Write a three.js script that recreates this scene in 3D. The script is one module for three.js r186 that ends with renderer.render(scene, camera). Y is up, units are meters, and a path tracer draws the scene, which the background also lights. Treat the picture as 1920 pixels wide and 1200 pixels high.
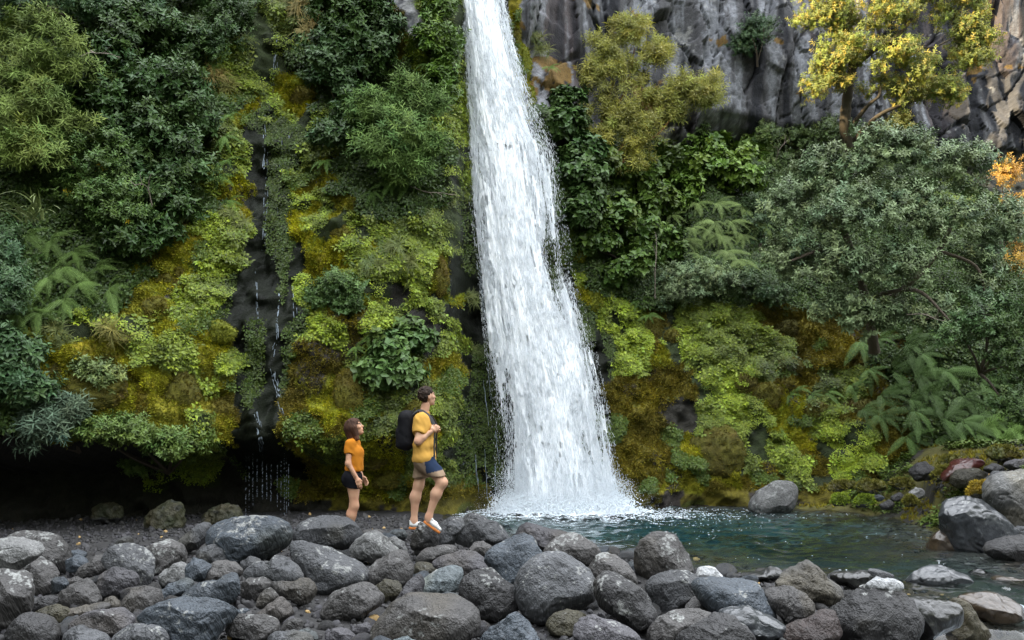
import * as THREE from 'three';
import { mergeGeometries, mergeVertices } from 'three/addons/utils/BufferGeometryUtils.js';

// ---------------------------------------------------------------- camera, sky, sun, exposure
const scene = new THREE.Scene();
const PITCH = 6.9 * Math.PI / 180, EYE = 1.85, FOC = 1600;      // focal length in photo pixels (1920 x 1200)
const camera = new THREE.PerspectiveCamera(2 * Math.atan(600 / FOC) * 180 / Math.PI, 1.6, 0.1, 400);
camera.position.set(0, EYE, 0);
camera.lookAt(0, EYE + Math.sin(PITCH), -Math.cos(PITCH));
scene.add(camera);
const renderer = new THREE.WebGLRenderer({ antialias: true });
renderer.setSize(1024, 640);
renderer.toneMapping = THREE.LinearToneMapping;
renderer.toneMappingExposure = 3.9;
renderer.shadowMap.enabled = true;
const SKY_W = 64, SKY_H = 32, skyData = new Float32Array(SKY_W * SKY_H * 4);
for (let j = 0; j < SKY_H; j++) for (let i = 0; i < SKY_W; i++) {
  const up = Math.max(0, ((j + 0.5) / SKY_H - 0.5) * 2);          // 0 at the horizon, 1 overhead
  const k = (j * SKY_W + i) * 4, b = 0.8 * (1 + 2 * Math.sin(up * Math.PI / 2)) / 1.5;        // overcast: the zenith three times the horizon
  skyData[k] = 0.96 * b; skyData[k + 1] = 1.0 * b; skyData[k + 2] = 1.06 * b; skyData[k + 3] = 1;
}
const skyTex = new THREE.DataTexture(skyData, SKY_W, SKY_H, THREE.RGBAFormat, THREE.FloatType);
skyTex.mapping = THREE.EquirectangularReflectionMapping; skyTex.magFilter = THREE.LinearFilter; skyTex.needsUpdate = true;
scene.background = skyTex; scene.environment = skyTex;
const SUN_DIR = new THREE.Vector3(-0.84, 0.42, 0.3).normalize();
const sun = new THREE.DirectionalLight(new THREE.Color().setRGB(1, 0.8, 0.5), 5);
sun.position.copy(SUN_DIR).multiplyScalar(60).add(new THREE.Vector3(0, 4, -14)); sun.target.position.set(0, 4, -14);
sun.castShadow = true; sun.shadow.mapSize.set(2048, 2048);
Object.assign(sun.shadow.camera, { left: -30, right: 30, top: 30, bottom: -30, near: 1, far: 140 });
sun.shadow.radius = 3;
scene.add(sun, sun.target);

// ---------------------------------------------------------------- helpers
let seed = 7;
const rnd = () => { seed = (seed + 0x6D2B79F5) | 0; let t = Math.imul(seed ^ (seed >>> 15), 1 | seed); t = (t + Math.imul(t ^ (t >>> 7), 61 | t)) ^ t; return ((t ^ (t >>> 14)) >>> 0) / 4294967296; };
const rr = (a, b) => a + (b - a) * rnd();
const gauss = () => (rnd() + rnd() + rnd() + rnd() - 2) * 0.87;
const clamp = (x, a = 0, b = 1) => x < a ? a : x > b ? b : x;
const smooth = (a, b, x) => { const t = clamp((x - a) / (b - a)); return t * t * (3 - 2 * t); };
const lerp = (a, b, t) => a + (b - a) * t;
const hash3 = (x, y, z) => { let h = Math.imul(x, 374761393) ^ Math.imul(y, 668265263) ^ Math.imul(z, 2147483647 ^ 0x5bd1e995); h = Math.imul(h ^ (h >>> 13), 1274126177); h ^= h >>> 16; return (h >>> 0) / 4294967296; };
function noise(x, y, z = 0) {                                     // value noise, -1 .. 1
  const xi = Math.floor(x), yi = Math.floor(y), zi = Math.floor(z);
  let u = x - xi, v = y - yi, w = z - zi;
  u = u * u * (3 - 2 * u); v = v * v * (3 - 2 * v); w = w * w * (3 - 2 * w);
  const h = (a, b, c) => hash3(xi + a, yi + b, zi + c);
  const a = lerp(lerp(h(0, 0, 0), h(1, 0, 0), u), lerp(h(0, 1, 0), h(1, 1, 0), u), v);
  const b = lerp(lerp(h(0, 0, 1), h(1, 0, 1), u), lerp(h(0, 1, 1), h(1, 1, 1), u), v);
  return lerp(a, b, w) * 2 - 1;
}
const fbm = (x, y, z, n = 3) => { let s = 0, a = 0.5, f = 1; for (let i = 0; i < n; i++) { s += a * noise(x * f + i * 17.3, y * f - i * 9.1, z * f + i * 5.7); a *= 0.5; f *= 2.03; } return s; };
const V = (x, y, z) => new THREE.Vector3(x, y, z);
const CP = Math.cos(PITCH), SP = Math.sin(PITCH);
function at(px, py, d) {                                          // the point at distance d (along -z) that a photo pixel shows
  const u = (px - 960) / FOC, v = (600 - py) / FOC, z = CP - v * SP, k = d / z;
  return V(u * k, EYE + (v * CP + SP) * k, -d);
}
function toPx(x, y, z) {
  const d = -z, Y = y - EYE, zc = d * CP + Y * SP, yc = Y * CP - d * SP;
  return [960 + FOC * x / zc, 600 - FOC * yc / zc];
}
const taken = {};
function numbered(name) { const n = taken[name] = (taken[name] ?? -1) + 1; return n ? name + '_' + String(n).padStart(3, '0') : name; }
function shade(o) { o.castShadow = true; o.receiveShadow = true; return o; }
function tag(o, label, category, group, kind) {
  if (label) o.userData.label = label;
  if (category) o.userData.category = category;
  if (group) o.userData.group = group;
  if (kind) o.userData.kind = kind;
  return o;
}
function thing(name, label, category, group, pos) {
  const g = new THREE.Group(); g.name = numbered(name); if (pos) g.position.copy(pos);
  scene.add(g); return tag(g, label, category, group);
}
function part(name, geo, mat, parent) { const m = shade(new THREE.Mesh(geo, mat)); m.name = name; parent.add(m); return m; }
function solo(name, geo, mat, label, category, group) { const m = shade(new THREE.Mesh(geo, mat)); m.name = numbered(name); scene.add(m); return tag(m, label, category, group); }
const rgb = (r, g, b) => new THREE.Color().setRGB(r, g, b);
function dataTex(n, fn, srgb, repeat) {
  const a = new Uint8Array(n * n * 4);
  for (let j = 0; j < n; j++) for (let i = 0; i < n; i++) { const c = fn(i / n, j / n), k = (j * n + i) * 4; for (let q = 0; q < 3; q++) a[k + q] = clamp(Array.isArray(c) ? c[q] : c) * 255; a[k + 3] = 255; }
  const t = new THREE.DataTexture(a, n, n); t.wrapS = t.wrapT = THREE.RepeatWrapping; t.magFilter = THREE.LinearFilter;
  if (srgb) t.colorSpace = THREE.SRGBColorSpace; if (repeat) t.repeat.set(repeat, repeat); t.needsUpdate = true; return t;
}
// tileable fine relief: two octaves of wrapped value noise
function tileNoise(u, v, n, s) { const x = u * n, y = v * n, xi = Math.floor(x), yi = Math.floor(y); let a = x - xi, b = y - yi; a = a * a * (3 - 2 * a); b = b * b * (3 - 2 * b); const h = (i, j) => hash3((xi + i) % n, (yi + j) % n, s); return lerp(lerp(h(0, 0), h(1, 0), a), lerp(h(0, 1), h(1, 1), a), b); }
const grainBump = dataTex(512, (u, v) => 0.35 * tileNoise(u, v, 20, 1) + 0.35 * tileNoise(u, v, 60, 2) + 0.3 * tileNoise(u, v, 150, 3));
const grainMap = dataTex(512, (u, v) => { const g = 0.66 + 0.34 * (0.3 * tileNoise(u, v, 26, 4) + 0.35 * tileNoise(u, v, 70, 7) + 0.35 * tileNoise(u, v, 160, 5)) + (tileNoise(u, v, 150, 6) > 0.9 ? 0.1 : 0) - (tileNoise(u, v, 90, 9) > 0.9 ? 0.2 : 0); return [g, g, g]; }, true);
// ---------------------------------------------------------------- the gorge: cliff sheet z = -F(x, y)
const CX = [-16, -11, -8.5, -6.5, -4.8, -3.2, -2.0, -1.3, -0.8, 0.6, 1.6, 2.6, 4, 6, 8, 10, 13, 18];
const CY = [-1, 0.3, 0.95, 1.6, 3, 5, 7, 8.8, 9.7, 10.6, 13, 17];
const CD = [
  [13, 15.2, 15.8, 16.2, 17.0, 17.5, 17.7, 17.8, 18.9, 19.3, 19.3, 19.3, 19.5, 19.3, 18.7, 17.2, 15, 12],
  [13, 15.2, 15.8, 16.2, 17.0, 17.5, 17.6, 17.7, 18.9, 19.3, 19.3, 19.3, 19.5, 19.3, 18.8, 17.4, 15.2, 12],
  [13, 15.2, 15.8, 16.2, 17.0, 17.2, 17.2, 17.5, 18.9, 19.3, 19.3, 19.4, 19.6, 19.5, 19.0, 17.8, 15.8, 12.5],
  [11.6, 12.8, 13.3, 14.0, 15.2, 15.9, 16.4, 17.2, 18.9, 19.3, 19.4, 19.6, 19.8, 19.7, 19.3, 18.2, 16.5, 13],
  [11.8, 12.9, 13.5, 14.3, 15.4, 16.0, 16.5, 17.3, 18.9, 19.3, 19.5, 19.9, 20.2, 20.2, 20.0, 19.0, 17, 14],
  [12.4, 13.6, 14.5, 15.3, 16.2, 16.5, 16.9, 17.4, 18.9, 19.3, 19.6, 20.4, 21.0, 21.2, 21.0, 20.3, 19, 19],
  [13.0, 14.2, 15.4, 16.2, 16.9, 17.1, 17.3, 17.7, 18.9, 19.3, 19.7, 21.0, 21.9, 22.2, 22.2, 21.9, 21.5, 22],
  [13.6, 15.0, 16.0, 16.8, 17.5, 17.6, 17.6, 17.9, 18.9, 19.3, 20.0, 21.4, 22.5, 22.9, 23.3, 23.6, 24, 24],
  [13.9, 15.3, 16.2, 17.0, 17.6, 17.7, 17.7, 18.0, 18.9, 19.3, 20.2, 22.0, 23.9, 24.4, 24.9, 25.4, 26, 26],
  [14.3, 15.7, 16.6, 17.3, 17.8, 17.8, 17.8, 18.1, 18.9, 19.3, 20.3, 21.9, 22.9, 23.3, 23.9, 24.5, 25.5, 26],
  [15.0, 16.6, 17.4, 18.0, 18.4, 18.4, 18.4, 18.5, 19.0, 19.5, 20.5, 22.0, 22.9, 23.3, 23.9, 24.6, 25.6, 26],
  [16, 17.6, 18.4, 18.6, 18.6, 18.6, 18.6, 18.7, 19.1, 19.6, 20.7, 22.2, 23, 23.4, 24, 24.7, 25.7, 26]];
function cell(A, x) { let i = 0; while (i < A.length - 2 && x > A[i + 1]) i++; return [i, smooth(0, 1, clamp((x - A[i]) / (A[i + 1] - A[i]))) * 0.6 + 0.4 * clamp((x - A[i]) / (A[i + 1] - A[i]))]; }
function baseF(x, y) {
  const [i, u] = cell(CX, x), [j, v] = cell(CY, y);
  return lerp(lerp(CD[j][i], CD[j][i + 1], u), lerp(CD[j + 1][i], CD[j + 1][i + 1], u), v);
}
// What covers the cliff: a survey by rows of 40 photo pixels (letter and run length), laid once onto 0.4 m cells of the cliff in x and y.
// s soil with under-shrub shade in its tone, c creeping plants, m yellow moss, o brown moss, d wet rock, r dry grey rock, k rock darkened for cave shade, g hanging grass
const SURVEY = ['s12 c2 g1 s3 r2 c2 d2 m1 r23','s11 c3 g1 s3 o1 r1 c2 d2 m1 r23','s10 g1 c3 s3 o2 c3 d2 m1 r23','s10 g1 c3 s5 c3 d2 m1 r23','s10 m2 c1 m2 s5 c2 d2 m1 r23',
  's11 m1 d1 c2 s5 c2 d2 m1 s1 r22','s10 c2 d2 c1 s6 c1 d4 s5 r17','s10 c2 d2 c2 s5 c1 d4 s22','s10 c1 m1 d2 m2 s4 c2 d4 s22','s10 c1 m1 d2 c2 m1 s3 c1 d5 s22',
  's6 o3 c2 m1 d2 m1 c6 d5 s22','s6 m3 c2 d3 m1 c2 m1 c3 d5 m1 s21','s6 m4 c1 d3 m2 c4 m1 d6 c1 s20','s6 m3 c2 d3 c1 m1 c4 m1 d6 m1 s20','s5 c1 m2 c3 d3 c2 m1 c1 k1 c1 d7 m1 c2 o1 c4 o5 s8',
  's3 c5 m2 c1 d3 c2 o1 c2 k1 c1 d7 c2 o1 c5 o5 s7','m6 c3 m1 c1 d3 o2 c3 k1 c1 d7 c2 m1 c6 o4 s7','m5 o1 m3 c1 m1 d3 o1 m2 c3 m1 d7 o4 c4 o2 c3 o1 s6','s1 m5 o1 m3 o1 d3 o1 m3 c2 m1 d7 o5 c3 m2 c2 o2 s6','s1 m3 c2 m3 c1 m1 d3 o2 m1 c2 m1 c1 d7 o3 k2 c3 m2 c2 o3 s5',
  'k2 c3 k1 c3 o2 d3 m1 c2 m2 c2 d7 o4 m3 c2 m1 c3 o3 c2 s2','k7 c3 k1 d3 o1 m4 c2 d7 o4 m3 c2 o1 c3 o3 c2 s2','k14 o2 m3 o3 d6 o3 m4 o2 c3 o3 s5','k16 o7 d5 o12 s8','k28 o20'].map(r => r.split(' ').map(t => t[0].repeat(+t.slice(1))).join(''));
const COVER = [];
for (let j = 37; j >= 0; j--) {
  const row = [];
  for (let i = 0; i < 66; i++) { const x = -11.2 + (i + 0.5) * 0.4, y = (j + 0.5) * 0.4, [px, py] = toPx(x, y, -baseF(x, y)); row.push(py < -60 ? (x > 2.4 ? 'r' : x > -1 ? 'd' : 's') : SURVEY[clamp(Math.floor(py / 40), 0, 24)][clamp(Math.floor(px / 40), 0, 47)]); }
  COVER.push(row);
}
function coverAt(x, y) {                                          // letter of the cover map, borders broken up by noise
  const X = x + 0.45 * fbm(x * 0.9, y * 0.9, 3.1, 2) + 0.25 * noise(x * 3.1, y * 3.1, 8), Y = y + 0.5 * fbm(x * 0.9, y * 0.9, 9.7, 2) + 0.25 * noise(x * 3.3, y * 2.7, 4);
  const i = clamp(Math.floor((X + 11.2) / 0.4), 0, 65), j = clamp(37 - Math.floor(Y / 0.4), 0, 37);
  return COVER[j][i];
}
function rockWeight(x, y) {                                       // how much of the dry grey rock is near, smooth
  let s = 0; for (const [a, b] of [[0, 0], [0.5, 0], [-0.5, 0], [0, 0.5], [0, -0.5]]) { const i = clamp(Math.floor((x + a + 11.2) / 0.4), 0, 65), j = clamp(37 - Math.floor((y + b) / 0.4), 0, 37); s += COVER[j][i] === 'r' ? 0.2 : 0; }
  return s;
}
function voro(x, y) {                                             // nearest cell: [id noise, distance to border]
  const xi = Math.floor(x), yi = Math.floor(y); let a = 9, b = 9, id = 0, ux = 0, uy = 0;
  for (let j = -1; j <= 1; j++) for (let i = -1; i <= 1; i++) {
    const cx = xi + i + hash3(xi + i, yi + j, 1), cy = yi + j + hash3(xi + i, yi + j, 2), d = Math.hypot(cx - x, cy - y);
    if (d < a) { b = a; a = d; id = hash3(xi + i, yi + j, 3); ux = x - cx; uy = y - cy; } else if (d < b) b = d;
  }
  return [id, b - a, ux, uy];
}
function F(x, y) {
  const w = rockWeight(x, y);
  let d = baseF(x, y) - 0.45 * fbm(x * 0.55, y * 0.55, 1.5, 2) - (1 - 0.6 * w) * 0.24 * fbm(x * 1.7, y * 1.7, 6.2, 2) - (1 - 0.85 * w) * 0.16 * noise(x * 4.6, y * 4.3, 2.2);
  if (w < 1) { const l = noise(x * 2.6, y * 2.4, 7.7); d -= (1 - w) * (0.16 * Math.max(0, l) + 0.05 * noise(x * 10, y * 10, 5) + 0.03 * noise(x * 21, y * 21, 9)); }
  if (w > 0) {
    const wx = x + 0.3 * noise(x * 0.8, y * 0.5, 2), [id, e, ux, uy] = voro(wx / 1.1, y / 3.2 + 0.2 * noise(x, y, 3)), [id2, e2, vx, vy] = voro(wx / 0.5 + 9, y / 0.85 + 4);
    d += w * ((id - 0.5) * 0.6 + ux * (id * 7 % 1 - 0.5) * 0.9 + uy * (id * 13 % 1 - 0.5) * 0.5 + (vx * (id2 * 7 % 1 - 0.5) + vy * (id2 * 11 % 1 - 0.5)) * 0.3 + (id2 - 0.5) * 0.22 * (id > 0.6 ? 1 : 0.15) + 0.16 * (1 - smooth(0, 0.07, e)) + 0.06 * (1 - smooth(0, 0.06, e2)) + 0.02 * noise(x * 8, y * 5, 3));
  }
  return d;
}
const TONE = { s: [0.016, 0.017, 0.009], c: [0.028, 0.042, 0.01], m: [0.28, 0.27, 0.01], o: [0.16, 0.135, 0.011], d: [0.011, 0.014, 0.008], k: [0.022, 0.02, 0.014], g: [0.06, 0.075, 0.02], r: [0.17, 0.16, 0.165] };  // soil and cave tones hold painted shade
function cliffColor(x, y, t, c) {
  const n1 = fbm(x * 2.2, y * 2.2, 1, 3), n2 = noise(x * 14, y * 14, 4), n3 = noise(x * 31, y * 31, 6);
  const b = TONE[t];
  if (t === 'r') {
    const wx = x + 0.16 * noise(x * 1.2, y * 0.9, 8) + 0.05 * noise(x * 4, y * 3, 4), st = fbm(wx * 2.6, y * 0.1, 2.5, 2) + 0.16 * noise(wx * 11, y * 0.3, 7.5), st2 = noise(wx * 7, y * 0.22, 17.5) + 0.3 * noise(x * 30, y * 9, 2), lich = fbm(x * 1.4, y * 1.4, 31, 3) + 0.3 * noise(x * 14, y * 14, 2) - smooth(4.5, 7, x) * 0.3;
    let v = 0.085 * (1 + 0.5 * n1 + 0.15 * n3); let R = v * 0.98, G = v * 0.98, B = v * 1.06;
    if (noise(x * 0.9, y * 0.2, 55) > 0.35) { R *= 1.08; G *= 0.9; B *= 0.86; }
    const dark = smooth(0, 0.16, -st); R *= 1 - 0.8 * dark; G *= 1 - 0.78 * dark; B *= 1 - 0.72 * dark;
    const pale = smooth(0.04, 0.26, st + 0.34 * st2); const k = pale * (0.6 + 0.3 * n2 + 0.2 * n3);
    R = lerp(R, 0.36, k * 0.9); G = lerp(G, 0.38, k * 0.9); B = lerp(B, 0.42, k * 0.9);
    if (lich > 0.26) { const q = smooth(0.26, 0.34, lich); R = lerp(R, 0.36, q * 0.7); G = lerp(G, 0.36, q * 0.7); B = lerp(B, 0.35, q * 0.7); }
    if (fbm(x * 0.8, y * 1.4, 77, 2) + 0.15 * noise(x * 7, y * 7, 3) > 0.4) { R = 0.2; G = 0.12; B = 0.03; }
    c[0] = R; c[1] = G; c[2] = B; return;
  }
  const f = Math.max(0.25, 1 + 0.75 * n1 + 0.3 * n2 + 0.2 * n3), g = 1 + 0.5 * noise(x * 1.3, y * 1.3, 12) * (t === 'm' || t === 'o' ? 1 : 0.3);
  c[0] = b[0] * f * (t === 'm' ? lerp(1, g, 0.5) : 1); c[1] = b[1] * f; c[2] = b[2] * f;
  if ((t === 'm' || t === 'o') && noise(x * 2.1, y * 2.1, 71) > 0.5) { c[0] *= 0.55; c[1] *= 0.75; }
  if ((t === 'm' || t === 'o') && fbm(x * 1.9, y * 1.9, 91, 3) < -0.24) { c[0] = 0.05; c[1] = 0.042; c[2] = 0.036; }
}
function steps(list) { const a = []; for (const [from, to, st] of list) for (let v = from; v < to - 1e-6; v += st) a.push(v); a.push(list[list.length - 1][1]); return a; }
const mossMat = new THREE.MeshStandardMaterial({ vertexColors: true, roughness: 0.95, map: grainMap, bumpMap: grainBump, bumpScale: 0.02 });
const wetMat = new THREE.MeshPhysicalMaterial({ vertexColors: true, roughness: 0.6, specularIntensity: 0.3, map: grainMap, bumpMap: grainBump, bumpScale: 0.015 });
{
  const xs = steps([[-24, -12.5, 0.5], [-12.5, 17, 0.05], [17, 24, 0.5]]), ys = steps([[-1.2, -0.4, 0.2], [-0.4, 14.2, 0.05], [14.2, 17, 0.4]]);
  const nx = xs.length, ny = ys.length, pos = new Float32Array(nx * ny * 3), col = new Float32Array(nx * ny * 3), uv = new Float32Array(nx * ny * 2), type = new Array(nx * ny), c = [0, 0, 0];
  for (let j = 0; j < ny; j++) for (let i = 0; i < nx; i++) {
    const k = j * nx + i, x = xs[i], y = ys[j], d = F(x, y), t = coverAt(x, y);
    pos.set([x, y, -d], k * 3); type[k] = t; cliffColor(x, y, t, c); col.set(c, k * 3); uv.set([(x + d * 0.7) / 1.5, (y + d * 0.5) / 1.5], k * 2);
  }
  const dry = [], wet = [];
  for (let j = 0; j < ny - 1; j++) for (let i = 0; i < nx - 1; i++) { const a = j * nx + i, b = a + 1, e = a + nx, f = e + 1; (type[a] === 'd' ? wet : dry).push(a, b, f, a, f, e); }
  const g = new THREE.BufferGeometry();
  g.setAttribute('position', new THREE.BufferAttribute(pos, 3)); g.setAttribute('color', new THREE.BufferAttribute(col, 3)); g.setAttribute('uv', new THREE.BufferAttribute(uv, 2));
  g.setIndex([...dry.length ? [] : []]); const idx = new Uint32Array(dry.length + wet.length); idx.set(dry, 0); idx.set(wet, dry.length); g.setIndex(new THREE.BufferAttribute(idx, 1));
  g.addGroup(0, dry.length, 0); g.addGroup(dry.length, wet.length, 1); g.computeVertexNormals();
  const m = shade(new THREE.Mesh(g, [mossMat, wetMat])); m.name = 'cliff'; scene.add(m); tag(m, 'mossy wet cliff and grey rock wall around the waterfall', null, null, 'structure');
}
function hit(px, py) {                                            // where a photo pixel meets the cliff
  let d = 11; for (; d < 29; d += 0.08) { const p = at(px, py, d); if (d > F(p.x, p.y)) break; }
  return at(px, py, d);
}
function cliffNormal(x, y) { const e = 0.12, a = (baseF(x + e, y) - baseF(x - e, y)) / (2 * e), b = (baseF(x, y + e) - baseF(x, y - e)) / (2 * e); return V(a, b, 1).normalize(); }
// ---------------------------------------------------------------- gravel ground, stream bed, slopes, added sun-blocking wall
const POOL = [[-1.4, 18.8], [-1.2, 15.5], [-0.3, 14.0], [0.6, 13.0], [1.7, 11.9], [2.3, 10.9], [3.0, 10.4], [3.9, 10.0], [3.7, 9], [3.5, 7.5], [3.3, 4], [9, 4], [8.5, 8.5], [7.6, 11], [7.0, 12.5], [7.6, 15], [8.3, 17.5], [5.5, 19.6], [2, 20.2]];
function poolDist(x, d) {                                         // metres inside the shoreline, negative outside
  let inside = false, m = 1e9;
  for (let i = 0, j = POOL.length - 1; i < POOL.length; j = i++) {
    const [ax, ay] = POOL[i], [bx, by] = POOL[j];
    if ((ay > d) !== (by > d) && x < (bx - ax) * (d - ay) / (by - ay) + ax) inside = !inside;
    const t = clamp(((x - ax) * (bx - ax) + (d - ay) * (by - ay)) / ((bx - ax) ** 2 + (by - ay) ** 2));
    m = Math.min(m, Math.hypot(x - ax - t * (bx - ax), d - ay - t * (by - ay)));
  }
  return inside ? m : -m;
}
const fallDrop = d => -0.42 * smooth(8.9, 7.3, d);                // the outflow drops over the slab
function ground(x, d) {
  const p = poolDist(x, d), n = 0.05 * fbm(x * 1.3, d * 1.3, 4, 2) + 0.02 * noise(x * 6, d * 6, 1);
  let y = p < 0 ? 0.12 - 0.12 * Math.exp(p * 3) + n : -0.02 - Math.min(1.5, 0.16 * p + 0.12 * Math.max(0, p - 0.8) * smooth(9.5, 14, d)) + n + fallDrop(d);
  y += 0.9 * smooth(6.9, 9.5, x) * smooth(11, 16, d) + 0.4 * smooth(7.2, 9, x) * smooth(9, 12, d) * (p < 0 ? 1 : 0);
  y += Math.max(0, -x - 10) * 0.5 * smooth(13, 6, d) + Math.max(0, x - 10) * 0.55 * smooth(12, 4, d) + Math.max(0, -d - 6) * 0.55;   // gorge sides and the valley behind the camera
  return y;
}
{
  const xs = steps([[-60, -16, 4], [-16, -9, 0.5], [-9, 10, 0.1], [10, 18, 0.5], [18, 60, 4]]), ds = steps([[-60, -8, 4], [-8, 4, 0.6], [4, 20.4, 0.1]]);
  const nx = xs.length, ny = ds.length, pos = new Float32Array(nx * ny * 3), col = new Float32Array(nx * ny * 3), uv = new Float32Array(nx * ny * 2);
  for (let j = 0; j < ny; j++) for (let i = 0; i < nx; i++) {
    const k = j * nx + i, x = xs[i], d = ds[j], y = ground(x, d); pos.set([x, y, -d], k * 3); uv.set([x / 1.5, d / 1.5], k * 2);
    const f = 1 + 0.6 * fbm(x * 3, d * 3, 2, 3) + 0.3 * noise(x * 17, d * 17, 6), far = Math.max(0, y - 1.2) > 0 && (Math.abs(x) > 10 || d < 0);
    const deep = y < -0.05 && Math.hypot((x - 1.5) * 0.5, d - 16.8) + 0.9 * fbm(x * 1.5, d * 1.5, 3, 3) + rr(-1.2, 1.2) < 2.2; const b = deep ? [0.13, 0.14, 0.13] : far ? [0.035, 0.05, 0.02] : y < -0.03 ? (fbm(x * 0.7, d * 0.7, 3, 2) > 0.05 ? [0.055, 0.04, 0.028] : [0.05, 0.048, 0.04]) : x > 4.6 && d > 12.5 ? (fbm(x * 1.5, d * 1.5, 8, 2) > -0.1 ? [0.07, 0.065, 0.012] : [0.03, 0.028, 0.022]) : [0.02, 0.019, 0.019];  // gravel base toned dark for the shaded gaps and overhang
    col.set([b[0] * f, b[1] * f, b[2] * f], k * 3);
  }
  const idx = []; for (let j = 0; j < ny - 1; j++) for (let i = 0; i < nx - 1; i++) { const a = j * nx + i, b = a + 1, e = a + nx, f = e + 1; idx.push(a, b, f, a, f, e); }
  const g = new THREE.BufferGeometry(); g.setAttribute('position', new THREE.BufferAttribute(pos, 3)); g.setAttribute('color', new THREE.BufferAttribute(col, 3)); g.setAttribute('uv', new THREE.BufferAttribute(uv, 2)); g.setIndex(idx); g.computeVertexNormals();
  const m = shade(new THREE.Mesh(g, new THREE.MeshStandardMaterial({ vertexColors: true, roughness: 0.9, bumpMap: grainBump, bumpScale: 0.02 }))); m.name = 'ground'; scene.add(m); tag(m, 'dark gravel bank and stream bed', null, null, 'structure');
}
{ // added unseen wall, rim shaped to keep low sun off all but upper right
  const g = new THREE.PlaneGeometry(80, 34, 160, 68), p = g.attributes.position;
  for (let i = 0; i < p.count; i++) { const z = p.getX(i), y = p.getY(i) + 15; const rim = 22.7 + 1.1 * fbm(z * 0.25, 3, 1, 3) + 0.5 * noise(z * 1.7, 2, 2); const yy = Math.min(y, rim); p.setXYZ(i, -15.5 - 1.2 * fbm(z * 0.3, yy * 0.3, 2, 3) - 0.12 * (yy - 5) - (y > rim ? 2 + (y - rim) : 0), yy, 12 + z * 0.8); }
  g.computeVertexNormals();
  const m = shade(new THREE.Mesh(g, new THREE.MeshStandardMaterial({ color: rgb(0.05, 0.06, 0.03), roughness: 1, side: THREE.DoubleSide }))); m.name = 'sun_blocker'; scene.add(m); tag(m, 'added unseen wall at left that blocks the low sun', null, null, 'structure');
}
// ---------------------------------------------------------------- water of the pool and its outflow: a closed body, tinted by its depth
const FALL_FOOT = V(1.05, 0, -18.3);
function waterY(x, d) {
  const r = Math.hypot((x - FALL_FOOT.x) * 0.8, d - 18.3), near = Math.exp(-r / 3.2), run = smooth(9.6, 8.2, d);
  return fallDrop(d) + 0.02 * noise(x * 2.2, d * 4.2, 1) + 0.018 * noise(x * 5, d * 8, 2) + 0.006 * noise(x * 12, d * 20, 3) + near * (0.07 * noise(x * 3.1, d * 3.1, 4) + 0.05 * noise(x * 7, d * 8, 5)) + run * 0.04 * noise(x * 9, d * 4, 6);
}
{
  const xs = steps([[-1.7, 9.2, 0.045]]), ds = steps([[4.2, 20.4, 0.035]]), nx = xs.length, ny = ds.length, pos = [], idx = [];
  for (const d of ds) for (const x of xs) pos.push(x, waterY(x, d), -d);
  for (let j = 0; j < ny - 1; j++) for (let i = 0; i < nx - 1; i++) { const a = j * nx + i, b = a + 1, e = a + nx, f = e + 1; idx.push(a, b, f, a, f, e); }
  const rim = []; for (let i = 0; i < nx; i++) rim.push(i); for (let j = 1; j < ny; j++) rim.push(j * nx + nx - 1); for (let i = nx - 2; i >= 0; i--) rim.push((ny - 1) * nx + i); for (let j = ny - 2; j > 0; j--) rim.push(j * nx);
  const b0 = pos.length / 3; for (const r of rim) pos.push(pos[r * 3], -2.6, pos[r * 3 + 2]);
  const n = rim.length; for (let i = 0; i < n; i++) { const q = (i + 1) % n; idx.push(rim[i], b0 + i, b0 + q, rim[i], b0 + q, rim[q]); }
  const cI = pos.length / 3; pos.push(3.7, -2.6, -12.3); for (let i = 0; i < n; i++) idx.push(cI, b0 + (i + 1) % n, b0 + i);
  const g = new THREE.BufferGeometry(); g.setAttribute('position', new THREE.Float32BufferAttribute(pos, 3)); g.setIndex(idx); g.computeVertexNormals();
  const m = shade(new THREE.Mesh(g, new THREE.MeshPhysicalMaterial({ color: 0xffffff, roughness: 0.03, ior: 1.33, transmission: 1, thickness: 1, attenuationColor: rgb(0.2, 0.46, 0.52), attenuationDistance: 1.9 })));
  m.name = 'pool_water'; scene.add(m); tag(m, 'clear blue-green pool below the waterfall', null, null, 'structure');
}
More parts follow.
